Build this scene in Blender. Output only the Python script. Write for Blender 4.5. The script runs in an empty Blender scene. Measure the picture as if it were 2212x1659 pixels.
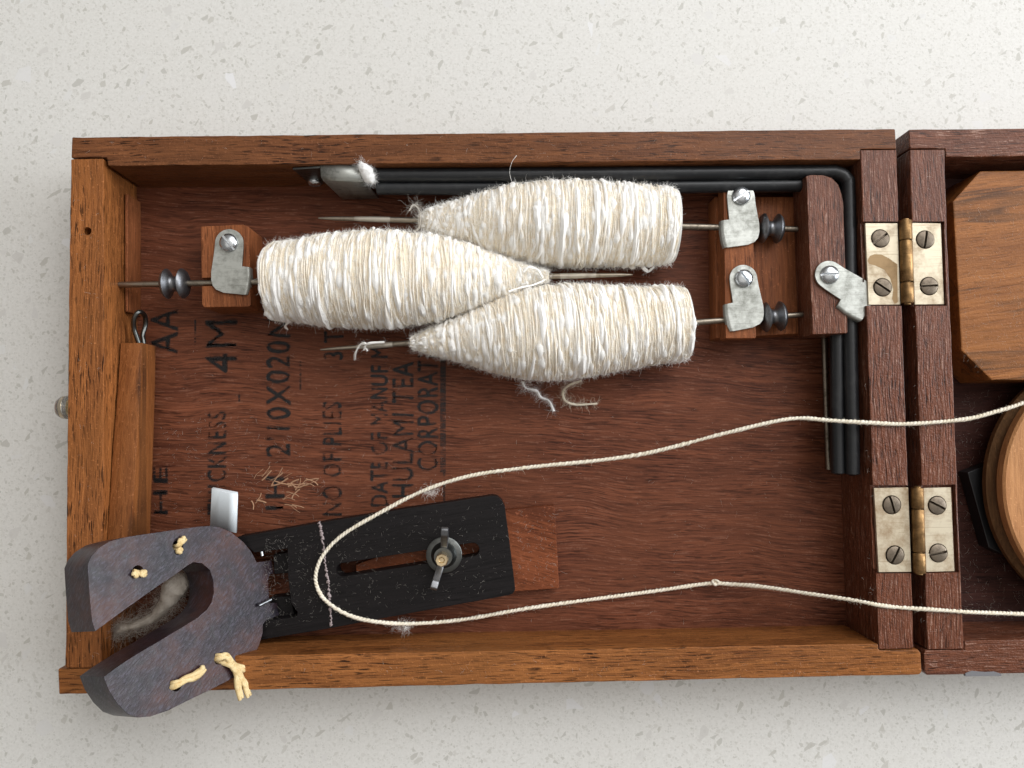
import bpy, bmesh, math, random
import numpy as np
from mathutils import Vector, Matrix, noise
from mathutils.geometry import tessellate_polygon

random.seed(7)
rng = np.random.default_rng(11)
scene = bpy.context.scene
col = scene.collection

# ------------------------------------------------------------------ camera
RIM = 0.031          # top of the tray walls above the counter (metres)
FLOOR = 0.0055       # top of the thin panel inside the trays
CAM = np.array([0.15205716, 0.08908804, 0.27458609 + RIM])
FW = np.array([0.01811183, 0.05784981, -0.99816099]); FW /= np.linalg.norm(FW)
UP = np.array([0.01679413, 0.9981663, 0.05815485]); UP -= FW * (UP @ FW); UP /= np.linalg.norm(UP)
RT = np.cross(FW, UP)
FOCAL = 1661.0       # focal length in units of a 2212 wide frame
camd = bpy.data.cameras.new('camera')
cam = bpy.data.objects.new('camera', camd); col.objects.link(cam)
camd.sensor_fit = 'HORIZONTAL'; camd.sensor_width = 36.0
camd.lens = FOCAL / 2212 * 36.0
camd.clip_start = 0.01; camd.clip_end = 50
mw = Matrix.Identity(4)
for i in range(3):
    mw[i][0] = RT[i]; mw[i][1] = UP[i]; mw[i][2] = -FW[i]; mw[i][3] = CAM[i]
cam.matrix_world = mw
scene.camera = cam

# ------------------------------------------------------------------ light
world = bpy.data.worlds.new('World'); scene.world = world
world.use_nodes = True
bg = world.node_tree.nodes['Background']
bg.inputs[0].default_value = (1.0, 0.945, 0.875, 1); bg.inputs[1].default_value = 0.22

def area(name, loc, target, sx, sy, power, colour):
    l = bpy.data.lights.new(name, 'AREA'); l.shape = 'RECTANGLE'; l.size = sx; l.size_y = sy
    l.energy = power; l.color = colour
    o = bpy.data.objects.new(name, l); col.objects.link(o)
    o.location = loc
    o.rotation_euler = (Vector(target) - Vector(loc)).to_track_quat('-Z', 'Y').to_euler()
    return o
area('window_light', (0.95, 1.05, 1.30), (0.15, 0.1, 0), 1.5, 1.2, 23, (0.99, 0.995, 1.0))
area('ceiling_bounce', (0.1, 0.2, 2.2), (0.1, 0.1, 0), 2.4, 2.4, 9.5, (1.0, 0.96, 0.90))
area('side_window_light', (1.75, 0.25, 0.60), (0.15, 0.1, 0), 0.9, 0.8, 20, (0.90, 0.95, 1.0))

vs = scene.view_settings
vs.view_transform = 'Standard'; vs.look = 'None'; vs.exposure = 0.16; vs.gamma = 1.0
vs.use_curve_mapping = False
scene.render.engine = 'CYCLES'
scene.cycles.use_denoising = True
scene.cycles.max_bounces = 8
scene.cycles.diffuse_bounces = 6
scene.cycles.use_adaptive_sampling = True
scene.cycles.adaptive_threshold = .02
scene.cycles.sample_clamp_indirect = 4

# ------------------------------------------------------------------ helpers
def ray(px, py):
    return FW + RT * (px - 1106) / FOCAL - UP * (py - 829.5) / FOCAL
def at(px, py, z=RIM):
    """world point at height z seen at this place of a 2212 x 1659 frame"""
    d = ray(px, py)
    return Vector(CAM + d * ((z - CAM[2]) / d[2]))
def on_plane(px, py, o, n):
    d = Vector(ray(px, py)); c = Vector(CAM)
    return c + d * ((Vector(o) - c).dot(n) / d.dot(n))
def size_at(p, z):
    return p * (CAM[2] - z) / FOCAL
FR = {'c1': (109.7, 246.9, .29757), 'c2': (548.6, 301.7, .36369), 'c3': (1206.9, 329.2, .36369),
      'c4': (1755.6, 246.9, .39691), 'c5': (1755.6, 822.9, .41344), 'c6': (109.7, 630.9, .29757),
      'c7': (109.7, 1042.4, .33067), 'c8': (521.2, 1014.9, .34722), 't1': (307.2, 647.4, .33082),
      't2': (636.4, 647.4, .33077), 't3': (630.9, 318.2, .22321), 't4': (1975, 307.2, .33054),
      't5': (1975, 844.9, .39698), 'm': (0, 0, 1)}
def px(f, x, y):
    a, b, s = FR[f]; return a + s * x, b + s * y
def pt(f, x, y, z):
    return at(*px(f, x, y), z)
def poly(f, pts, z):
    return [pt(f, x, y, z).xy for x, y in pts]

def finish_props(o, label=None, cat=None, group=None, kind=None):
    if label: o['label'] = label
    if cat: o['category'] = cat
    if group: o['group'] = group
    if kind: o['kind'] = kind
    return o
def link(name, me, mat=None, parent=None, smooth=None):
    if mat is not None:
        me.materials.clear(); me.materials.append(mat)
    o = bpy.data.objects.new(name, me); col.objects.link(o)
    if smooth is not None: shade(me, smooth)
    if parent is not None:
        o.parent = parent
        if parent.type == 'EMPTY': o.matrix_parent_inverse = Matrix.Translation(-parent.location)
    return o
def shade(me, deg):
    me.polygons.foreach_set('use_smooth', [True] * len(me.polygons))
    me.set_sharp_from_angle(angle=math.radians(deg))
def empty(name, loc, label, cat, group=None):
    o = bpy.data.objects.new(name, None); col.objects.link(o)
    o.location = loc; o.empty_display_size = .01
    return finish_props(o, label, cat, group)
def bm_mesh(bm, name):
    me = bpy.data.meshes.new(name); bm.to_mesh(me); bm.free(); return me
def arrays_mesh(name, v, f):
    me = bpy.data.meshes.new(name)
    v = np.asarray(v, dtype=np.float32); f = np.asarray(f, dtype=np.int32)
    me.vertices.add(len(v)); me.vertices.foreach_set('co', v.ravel())
    k = f.shape[1]
    me.loops.add(f.size); me.loops.foreach_set('vertex_index', f.ravel())
    me.polygons.add(len(f)); me.polygons.foreach_set('loop_start', np.arange(0, f.size, k, dtype=np.int32))
    me.update(calc_edges=True); me.validate()
    return me

def prism_mesh(name, outer, z0, z1, holes=(), frame=None, bevel=.0004, seg=2, step=0, wob=0.0):
    """closed prism: outline and holes (2D) from z0 up to z1, sharp edges rounded"""
    bm = bmesh.new()
    loops = [[Vector((p[0], p[1], 0)) for p in outer]] + [[Vector((p[0], p[1], 0)) for p in h] for h in holes]
    flat = [p for l in loops for p in l]
    tv = [bm.verts.new((p.x, p.y, z1)) for p in flat]
    bv = [bm.verts.new((p.x, p.y, z0)) for p in flat]
    if holes:
        for t in tessellate_polygon(loops):
            a, b, c = t
            try:
                bm.faces.new((tv[a], tv[b], tv[c])); bm.faces.new((bv[c], bv[b], bv[a]))
            except ValueError: pass
    else:
        bm.faces.new(tv); bm.faces.new(list(reversed(bv)))
    i = 0
    for l in loops:
        n = len(l)
        for k in range(n):
            a, b = i + k, i + (k + 1) % n
            bm.faces.new((tv[b], tv[a], bv[a], bv[b]))
        i += n
    bmesh.ops.recalc_face_normals(bm, faces=bm.faces)
    if bevel:
        es = [e for e in bm.edges if len(e.link_faces) == 2 and e.calc_face_angle(0) > math.radians(28)]
        bmesh.ops.bevel(bm, geom=es, offset=bevel, segments=seg, profile=.5, affect='EDGES', clamp_overlap=True)
    if step:
        xs = [v.co.x for v in bm.verts]; ys = [v.co.y for v in bm.verts]
        ax = 0 if max(xs) - min(xs) > max(ys) - min(ys) else 1
        lo, hi = (min(xs), max(xs)) if ax == 0 else (min(ys), max(ys))
        k = int((hi - lo) / step)
        for j in range(1, k):
            c = Vector((0, 0, 0)); c[ax] = lo + (hi - lo) * j / k
            nn = Vector((0, 0, 0)); nn[ax] = 1
            bmesh.ops.bisect_plane(bm, geom=bm.verts[:] + bm.edges[:] + bm.faces[:], plane_co=c, plane_no=nn)
    if wob:
        for v in bm.verts:
            q = v.co * 140
            v.co += noise.noise_vector(q) * wob + noise.noise_vector(q * 3.7) * wob * .5
    if frame is not None: bm.transform(frame)
    return bm_mesh(bm, name)
def crisp(o):
    m = o.modifiers.new('weighted', 'WEIGHTED_NORMAL'); m.keep_sharp = True; m.weight = 80; return o
def prism(name, outer, z0, z1, mat, parent=None, smooth=35, **k):
    return crisp(link(name, prism_mesh(name, outer, z0, z1, **k), mat, parent, smooth))

def boolean(me, cutters):
    """mesh minus each cutter mesh"""
    o = bpy.data.objects.new('cut_source', me); col.objects.link(o); tmp = []
    for c in cutters:
        q = bpy.data.objects.new('cutter', c); col.objects.link(q); tmp.append(q)
        m = o.modifiers.new('b', 'BOOLEAN'); m.operation = 'DIFFERENCE'; m.object = q; m.solver = 'EXACT'
    dg = bpy.context.evaluated_depsgraph_get(); dg.update()
    r = bpy.data.meshes.new_from_object(o.evaluated_get(dg))
    for q in tmp + [o]:
        bpy.data.objects.remove(q)
    return r
def box_mesh(x0, x1, y0, y1, z0, z1, frame=None):
    return prism_mesh('box', [(x0, y0), (x1, y0), (x1, y1), (x0, y1)], z0, z1, bevel=0, frame=frame)
def lathe_mesh(name, prof, n=32, frame=None):
    """profile of (radius, height) turned about z"""
    bm = bmesh.new(); rings = []
    for r, z in prof:
        if r < 1e-7: rings.append([bm.verts.new((0, 0, z))])
        else: rings.append([bm.verts.new((r * math.cos(2 * math.pi * k / n), r * math.sin(2 * math.pi * k / n), z)) for k in range(n)])
    for a, b in zip(rings, rings[1:]):
        if len(a) == 1 and len(b) == 1: continue
        for k in range(n):
            k2 = (k + 1) % n
            if len(a) == 1: bm.faces.new((a[0], b[k], b[k2]))
            elif len(b) == 1: bm.faces.new((a[k], b[0], a[k2]))
            else: bm.faces.new((a[k], b[k], b[k2], a[k2]))
    bmesh.ops.recalc_face_normals(bm, faces=bm.faces)
    if frame is not None: bm.transform(frame)
    return bm_mesh(bm, name)
def frame_z(o, zdir, xhint=(0, 0, 1)):
    z = Vector(zdir).normalized(); x = Vector(xhint)
    if abs(x.normalized().dot(z)) > .97: x = Vector((0, 1, 0))
    x = (x - z * x.dot(z)).normalized(); y = z.cross(x)
    m = Matrix.Identity(4)
    for i in range(3): m[i][0], m[i][1], m[i][2], m[i][3] = x[i], y[i], z[i], o[i]
    return m
def catmull(P, n=10):
    P = [np.array(p, dtype=float) for p in P]; P = [2 * P[0] - P[1]] + P + [2 * P[-1] - P[-2]]
    out = []
    for i in range(1, len(P) - 2):
        a, b, c, d = P[i - 1], P[i], P[i + 1], P[i + 2]
        for k in range(n):
            t = k / n
            out.append(.5 * (2 * b + (c - a) * t + (2 * a - 5 * b + 4 * c - d) * t * t + (3 * b - a - 3 * c + d) * t ** 3))
    out.append(P[-2]); return np.array(out)
def tube_arrays(path, rad, sides=8, caps=True):
    path = np.asarray(path, float); n = len(path)
    rad = np.full(n, rad) if np.isscalar(rad) else np.asarray(rad)
    T = np.gradient(path, axis=0); T /= np.linalg.norm(T, axis=1)[:, None] + 1e-12
    N = np.zeros_like(path); h = np.array([0, 0, 1.]) if abs(T[0][2]) < .9 else np.array([1., 0, 0])
    u = h - T[0] * (h @ T[0]); u /= np.linalg.norm(u); N[0] = u
    for i in range(1, n):
        u = N[i - 1] - T[i] * (N[i - 1] @ T[i]); N[i] = u / (np.linalg.norm(u) + 1e-12)
    B = np.cross(T, N)
    a = np.arange(sides) * 2 * np.pi / sides
    v = path[:, None, :] + rad[:, None, None] * (np.cos(a)[None, :, None] * N[:, None, :] + np.sin(a)[None, :, None] * B[:, None, :])
    v = v.reshape(-1, 3)
    i = np.arange(n - 1)[:, None] * sides; k = np.arange(sides)[None, :]; k2 = (k + 1) % sides
    f = np.stack([i + k, i + k2, i + sides + k2, i + sides + k], -1).reshape(-1, 4)
    if caps:
        m = len(v); v = np.vstack([v, path[0] - T[0] * rad[0] * .3, path[-1] + T[-1] * rad[-1] * .3])
        c0 = np.stack([np.full(sides, m), (np.arange(sides) + 1) % sides, np.arange(sides), np.full(sides, m)], -1)
        b = (n - 1) * sides
        c1 = np.stack([np.full(sides, m + 1), b + np.arange(sides), b + (np.arange(sides) + 1) % sides, np.full(sides, m + 1)], -1)
        return v, f, np.vstack([c0, c1])[:, :3]
    return v, f, None
def tube_mesh(name, path, rad, sides=8, caps=True):
    v, f, t = tube_arrays(path, rad, sides, caps)
    me = bpy.data.meshes.new(name)
    me.from_pydata(v.tolist(), [], f.tolist() + (t.tolist() if t is not None else []))
    me.update(); return me
def tube(name, path, rad, mat, parent=None, sides=8, smooth=50):
    return link(name, tube_mesh(name, path, rad, sides), mat, parent, smooth)
def fibre_arrays(root, dirs, length, radius, segs=5, curl=.8):
    """many thin curly fibres as three sided tubes"""
    n = len(root); d = dirs / np.linalg.norm(dirs, axis=1)[:, None]
    P = [root]; w = rng.normal(size=(n, 3))
    for s in range(segs):
        w = .6 * w + .8 * rng.normal(size=(n, 3))
        d = d + curl * .5 * w; d /= np.linalg.norm(d, axis=1)[:, None]
        P.append(P[-1] + d * (length / segs)[:, None])
    P = np.stack(P, 1)                                   # n, segs+1, 3
    h = rng.normal(size=(n, 3)); h -= dirs * (np.sum(h * dirs, 1) / np.sum(dirs * dirs, 1))[:, None]; h /= np.linalg.norm(h, axis=1)[:, None]
    g = np.cross(dirs / np.linalg.norm(dirs, axis=1)[:, None], h)
    ang = np.arange(3) * 2 * np.pi / 3
    r = radius * np.linspace(1, .45, segs + 1)
    V = P[:, :, None, :] + r[None, :, None, None] * (np.cos(ang)[None, None, :, None] * h[:, None, None, :] + np.sin(ang)[None, None, :, None] * g[:, None, None, :])
    m = (segs + 1) * 3
    base = np.arange(n)[:, None, None] * m + np.arange(segs)[None, :, None] * 3
    k = np.arange(3)[None, None, :]; k2 = (k + 1) % 3
    F = np.stack([base + k, base + k2, base + 3 + k2, base + 3 + k], -1).reshape(-1, 4)
    return V.reshape(-1, 3), F
def join_arrays(parts):
    vs_, fs_, o = [], [], 0
    for v, f in parts:
        vs_.append(v); fs_.append(f + o); o += len(v)
    return np.vstack(vs_), np.vstack(fs_)

# ------------------------------------------------------------------ materials
class NT:
    def __init__(s, name):
        s.m = bpy.data.materials.new(name); s.m.use_nodes = True; s.t = s.m.node_tree
        s.b = s.t.nodes['Principled BSDF']; s.c = None
    def n(s, typ, **k):
        q = s.t.nodes.new(typ)
        for a, v in k.items(): setattr(q, a, v)
        return q
    def l(s, a, b): s.t.links.new(a, b)
    def coord(s):
        if s.c is None: s.c = s.n('ShaderNodeTexCoord').outputs['Object']
        return s.c
    def mapping(s, scale=(1, 1, 1), rot=(0, 0, 0), loc=(0, 0, 0), src=None):
        q = s.n('ShaderNodeMapping'); q.inputs['Scale'].default_value = scale
        q.inputs['Rotation'].default_value = rot; q.inputs['Location'].default_value = loc
        s.l(src or s.coord(), q.inputs['Vector']); return q.outputs[0]
    def noise(s, vec, scale, detail=4, rough=.6, dist=0):
        q = s.n('ShaderNodeTexNoise'); q.inputs['Scale'].default_value = scale; q.inputs['Detail'].default_value = detail
        q.inputs['Roughness'].default_value = rough; q.inputs['Distortion'].default_value = dist
        s.l(vec, q.inputs['Vector']); return q.outputs['Fac']
    def ramp(s, fac, stops, interp='LINEAR'):
        q = s.n('ShaderNodeValToRGB'); q.color_ramp.interpolation = interp; e = q.color_ramp.elements
        while len(e) < len(stops): e.new(.5)
        for el, (p, c) in zip(e, stops):
            el.position = p; el.color = (c, c, c, 1) if np.isscalar(c) else tuple(c) + (1,)
        s.l(fac, q.inputs[0]); return q.outputs[0]
    def mix(s, fac, a, b, mode='MIX'):
        q = s.n('ShaderNodeMix', data_type='RGBA', blend_type=mode)
        for v, i in ((fac, 0), (a, 6), (b, 7)):
            if hasattr(v, 'links') or isinstance(v, bpy.types.NodeSocket): s.l(v, q.inputs[i])
            elif i == 0: q.inputs[i].default_value = v
            else: q.inputs[i].default_value = tuple(v) + (1,)
        return q.outputs[2]
    def math(s, op, a, b=0.0, c=None):
        q = s.n('ShaderNodeMath', operation=op)
        for i, v in enumerate((a, b) if c is None else (a, b, c)):
            if isinstance(v, bpy.types.NodeSocket): s.l(v, q.inputs[i])
            else: q.inputs[i].default_value = v
        return q.outputs[0]
    def bump(s, h, dist, strength=1.0, prev=None):
        q = s.n('ShaderNodeBump'); q.inputs['Distance'].default_value = dist; q.inputs['Strength'].default_value = strength
        s.l(h, q.inputs['Height'])
        if prev is not None: s.l(prev, q.inputs['Normal'])
        s.l(q.outputs[0], s.b.inputs['Normal']); return q.outputs[0]
    def set(s, **k):
        for a, v in k.items():
            i = s.b.inputs[a.replace('_', ' ')]
            if isinstance(v, bpy.types.NodeSocket): s.l(v, i)
            else: i.default_value = tuple(v) + (1,) if isinstance(v, tuple) and len(i.default_value) == 4 else v
        return s.m

def wood(name, dark, light, axis='x', pore=.5, rough=.42, bump=.00012, rotz=0, streak=None, spec=.12, seed=0, fine=1.0, coat=0.0, speck=.35, sway=.0045, tone=True, coat_rough=.32, dust_glint=None, bands=(5, 90, .60)):
    t = NT(name)
    r = {'x': 0, 'y': math.radians(90)}[axis] + rotz
    v0 = t.mapping(rot=(0, 0, r), loc=(seed, seed * .37, 0))
    warp = t.noise(t.mapping((22, 26, 26), src=v0), 1.0, 1)
    wv = t.n('ShaderNodeVectorMath', operation='ADD'); t.l(v0, wv.inputs[0])
    cx = t.n('ShaderNodeCombineXYZ'); t.l(t.math('MULTIPLY', warp, sway), cx.inputs[1]); t.l(cx.outputs[0], wv.inputs[1])
    v = wv.outputs[0]
    g1 = t.noise(t.mapping((11, 210 * fine, 210 * fine), src=v), 1.0, 3, .72)      # broad figure
    g3 = t.noise(t.mapping((45, 1150 * fine, 1150 * fine), src=v), 1.0, 2, .7)      # fine fibre
    g2 = t.noise(t.mapping((150, 1900, 1900), src=v), 1.0, 1, .6)                    # open pores
    c = t.ramp(t.math('ADD', t.math('MULTIPLY', g1, .5), t.math('MULTIPLY', g3, .5)), [(.34, dark), (.52, tuple((a_ + b_) * .5 for a_, b_ in zip(dark, light))), (.68, light)])
    pores = t.ramp(g2, [(.34, 1.0), (.44, 0.0)])
    c = t.mix(t.math('MULTIPLY', pores, pore), c, tuple(x * .22 for x in dark))
    if streak:
        s_ = t.noise(t.mapping((bands[0], bands[1], bands[1]), src=v), 1.0, 2, .5, .6)
        c = t.mix(t.ramp(s_, [(bands[2], 0.0), (bands[2] + .03, .85), (bands[2] + .07, .5), (bands[2] + .12, .1)]), c, streak)
    big = t.noise(v0, 38, 2, .6)
    c = t.mix(t.ramp(big, [(.35, .55), (.62, 0.0)]), c, tuple(x * (.8 if streak else .6) for x in light)) if tone else c
    wear = t.noise(v0, 900, 2, .75)
    c = t.mix(t.ramp(t.math('MULTIPLY_ADD', g2, .72, t.math('MULTIPLY', wear, .28)) if dust_glint else wear, [(.585, 0.0), (.66, speck)] if dust_glint else [(.60, 0.0), (.74, speck)]), c, dust_glint or tuple(min(1, x * 1.7 + .03) for x in light))  # pale flecks: painted glints on the rails, dusty specks on the panel
    h = t.math('ADD', t.math('MULTIPLY', g3, .6), t.math('MULTIPLY', t.math('ADD', g2, wear), .7))
    t.bump(h, bump)
    ro = t.math('ADD', t.math('MULTIPLY', g2, .25), rough - .12)
    return t.set(Base_Color=c, Roughness=ro, Specular_IOR_Level=spec, Coat_Weight=coat, Coat_Roughness=coat_rough)

M = {}
M['rim_x'] = wood('teak_along', (.062, .020, .0085), (.240, .090, .034), 'x', seed=.3, pore=.95, bump=.0003, coat=.12, coat_rough=.22)
M['rim_front'] = wood('teak_front', (.105, .031, .009), (.42, .160, .046), 'x', seed=15.3, pore=.95, bump=.0003, coat=.1, coat_rough=.22)
M['rim_y'] = wood('teak_across', (.115, .036, .011), (.44, .160, .046), 'y', seed=1.1, pore=.95, bump=.0003, coat=.1, coat_rough=.22)
M['rim_dark_x'] = wood('walnut_along', (.075, .026, .016), (.230, .082, .042), 'x', seed=2.3, rough=.36, bump=.00045, coat=.16, pore=.95, speck=.7, dust_glint=(.36, .215, .16), coat_rough=.2)  # on both walnuts the flecks are varnish glints painted in
M['rim_dark_y'] = wood('walnut_across', (.082, .029, .018), (.225, .078, .040), 'y', seed=3.3, rough=.34, bump=.00050, coat=.18, pore=.95, speck=.7, dust_glint=(.36, .215, .16), coat_rough=.2)
M['panel'] = wood('plywood_panel', (.052, .0145, .0080), (.215, .070, .034), 'x', pore=.65, rough=.48, bump=.00010, seed=4.1, fine=1.25, rotz=.06, spec=.14, sway=.009, speck=.4, dust_glint=(.27, .125, .080))
M['panel_dark'] = wood('dark_plywood_panel', (.026, .011, .010), (.090, .036, .028), 'x', pore=.6, rough=.5, seed=5.7)
M['block'] = wood('block_wood', (.105, .031, .012), (.36, .125, .048), 'y', pore=.55, rough=.45, seed=6.2)
M['block_x'] = wood('mounting_wood', (.09, .024, .010), (.28, .084, .034), 'x', pore=.6, rough=.42, rotz=.3, seed=7.2, fine=.6, speck=.5, streak=(.08, .022, .010))
M['bar'] = wood('bar_wood', (.13, .040, .012), (.30, .110, .034), 'y', pore=.4, rough=.4, seed=8.2, streak=(.030, .013, .008), fine=.8)
M['octagon'] = wood('striped_wood', (.17, .058, .016), (.36, .140, .040), 'x', pore=.4, rough=.38, seed=9.4, streak=(.06, .030, .016), rotz=-.12, coat=.1, fine=.6, bump=.0002, bands=(7, 130, .565))
M['wheel'] = wood('pale_wheel_wood', (.38, .17, .070), (.58, .29, .125), 'y', pore=.2, rough=.55, seed=10.3, fine=.5)
M['ebony'] = wood('ebony', (.0045, .0038, .0042), (.0140, .0115, .0120), 'x', pore=.6, rough=.5, seed=11.2, bump=.00005, rotz=-.15, spec=.16, speck=.10)
def old_rosewood():
    t = NT('old_rosewood'); v = t.coord()
    p1 = t.noise(v, 70, 3, .6); p2 = t.noise(t.mapping((1, 1, 1), loc=(2, 5, 1)), 260, 3, .7); f = t.noise(t.mapping((260, 1500, 600), src=t.mapping(rot=(0, 0, -.95))), 1.0, 2, .75)
    c = t.ramp(p1, [(.34, (.008, .006, .011)), (.48, (.022, .011, .015)), (.66, (.058, .021, .017))])
    c = t.mix(t.ramp(f, [(.50, 0.0), (.68, .6)]), c, (.072, .062, .088))  # pale scratches, tinted blue-grey to paint in the window sheen
    c = t.mix(t.ramp(p2, [(.30, .6), (.44, 0.0)]), c, (.010, .008, .009))
    t.bump(t.math('ADD', t.math('MULTIPLY', f, .6), t.math('MULTIPLY', p2, .3)), .00013)
    return t.set(Base_Color=c, Roughness=t.math('MULTIPLY_ADD', p2, .25, .28), Specular_IOR_Level=.36)
M['rosewood'] = old_rosewood()

def metal(name, colour, rough, dirt=(.05, .045, .035), amount=.5, scale=500, bump=.00002, metallic=1.0, lo=.5, hi=.68):
    t = NT(name)
    n1 = t.noise(t.mapping((1, 1, 1)), scale, 5, .7); n2 = t.noise(t.mapping((1, 1, 1), loc=(3, 1, 2)), scale * .25, 4, .65)
    f = t.ramp(t.math('ADD', t.math('MULTIPLY', n1, .5), t.math('MULTIPLY', n2, .5)), [(lo, 0.0), (hi, 1.0)])
    c = t.mix(t.math('MULTIPLY', f, amount), colour, dirt)
    sc = t.noise(t.mapping((60, 2500, 900), rot=(0, 0, .7)), 1.0, 2)
    c = t.mix(t.math('MULTIPLY', t.ramp(sc, [(.60, 0.0), (.68, 1.0)]), amount * .5), c, dirt)
    t.bump(n1, bump)
    return t.set(Base_Color=c, Metallic=metallic, Roughness=t.math('ADD', t.math('MULTIPLY', f, .2), rough))
M['zinc'] = metal('zinc_plate', (.47, .48, .45), .42, (.12, .12, .095), .7, 420, metallic=.7, lo=.44, hi=.66)
M['steel'] = metal('bright_steel', (.62, .65, .68), .25, (.2, .2, .2), .4, 900)
M['turned'] = metal('turned_steel', (.24, .245, .26), .42, (.06, .06, .06), .6, 700)
M['rod'] = metal('old_steel_rod', (.30, .26, .21), .40, (.06, .045, .03), .8, 600)
M['spike'] = metal('grey_spike', (.42, .38, .32), .45, (.16, .13, .10), .7, 500, metallic=.6)
M['brass_leaf'] = metal('brassed_leaf', (.62, .545, .41), .46, (.24, .14, .06), .8, 190, metallic=.45, lo=.46, hi=.64)
M['brass_pin'] = metal('brown_brass', (.30, .18, .08), .42, (.07, .035, .015), .8, 300, lo=.44, hi=.6)
M['old_screw'] = metal('old_screw', (.17, .135, .10), .45, (.04, .03, .02), .8, 700, metallic=.7)
M['stain'] = metal('brown_stain', (.30, .19, .085), .5, (.20, .12, .05), .7, 300, metallic=.3)
M['black_rod'] = metal('black_rod', (.013, .014, .016), .38, (.05, .05, .05), .5, 330, metallic=.2)
M['clip'] = metal('tarnished_tin', (.34, .345, .32), .42, (.07, .07, .06), .85, 450, metallic=.6)
M['aluminium'] = metal('aluminium_tab', (.80, .86, .90), .5, (.68, .73, .77), .4, 300, metallic=.05)
M['dark_metal'] = metal('dark_iron', (.13, .135, .13), .34, (.03, .03, .03), .6, 600)
M['gold_bolt'] = metal('gold_bolt', (.62, .50, .32), .3, (.2, .12, .05), .5, 700)

def plain(name, c, rough=.8, **k):
    return NT(name).set(Base_Color=c, Roughness=rough, **k)
M['paper'] = plain('paper_disc', (.72, .70, .66), .8)
M['fibre'] = plain('cotton_fibre', (.93, .91, .87), .9)
M['lint'] = plain('lint_fibre', (.62, .58, .52), .9)
M['hole'] = plain('hole_lining', (.02, .012, .008), .9)
M['chalk'] = plain('scratched_edge', (.33, .27, .27), .8)
M['scratch'] = plain('bare_wood_scratch', (.36, .20, .115), .8)
M['black_paint'] = plain('black_strap', (.012, .012, .014), .45)

def cotton(name, a, b, scale=300, tint=None):
    t = NT(name)
    n = t.noise(t.mapping((1, 1, 1)), scale, 4, .65)
    c = t.ramp(n, [(.34, a), (.62, b)])
    if tint:
        at_ = t.n('ShaderNodeAttribute', attribute_name='slub')
        c = t.mix(at_.outputs['Fac'], c, (.955, .94, .91))
    t.bump(t.noise(t.mapping((1, 1, 1)), 2200, 2, .8), .0002)
    return t.set(Base_Color=c, Roughness=.95, Specular_IOR_Level=.15)
M['yarn'] = cotton('cotton_yarn', (.84, .72, .54), (.91, .84, .71), 420, True)
M['yarn_core'] = cotton('cotton_core', (.86, .76, .58), (.91, .84, .70), 420)
M['cord'] = cotton('cord_cotton', (.76, .68, .53), (.87, .81, .69), 500)
M['fluff'] = cotton('cotton_fluff', (.84, .83, .81), (.90, .89, .88), 400)
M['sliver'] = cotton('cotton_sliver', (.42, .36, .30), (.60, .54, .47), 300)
M['raffia'] = cotton('raffia', (.62, .44, .20), (.80, .64, .36), 500)

def ink():
    t = NT('faded_ink')
    n = t.noise(t.mapping((150, 900, 900)), 1.0, 3, .75); n2 = t.noise(t.mapping((1, 1, 1)), 95, 2)
    a = t.ramp(t.math('ADD', t.math('MULTIPLY', n, .55), t.math('MULTIPLY', n2, .45)), [(.42, .0), (.60, .52)])
    return t.set(Base_Color=(.011, .009, .009), Roughness=.6, Alpha=a)
M['ink'] = ink()
def clear():
    return NT('clear_plastic').set(Base_Color=(.95, .93, .88), Roughness=.08, Transmission_Weight=.9, IOR=1.45)
M['clear'] = clear()

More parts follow.
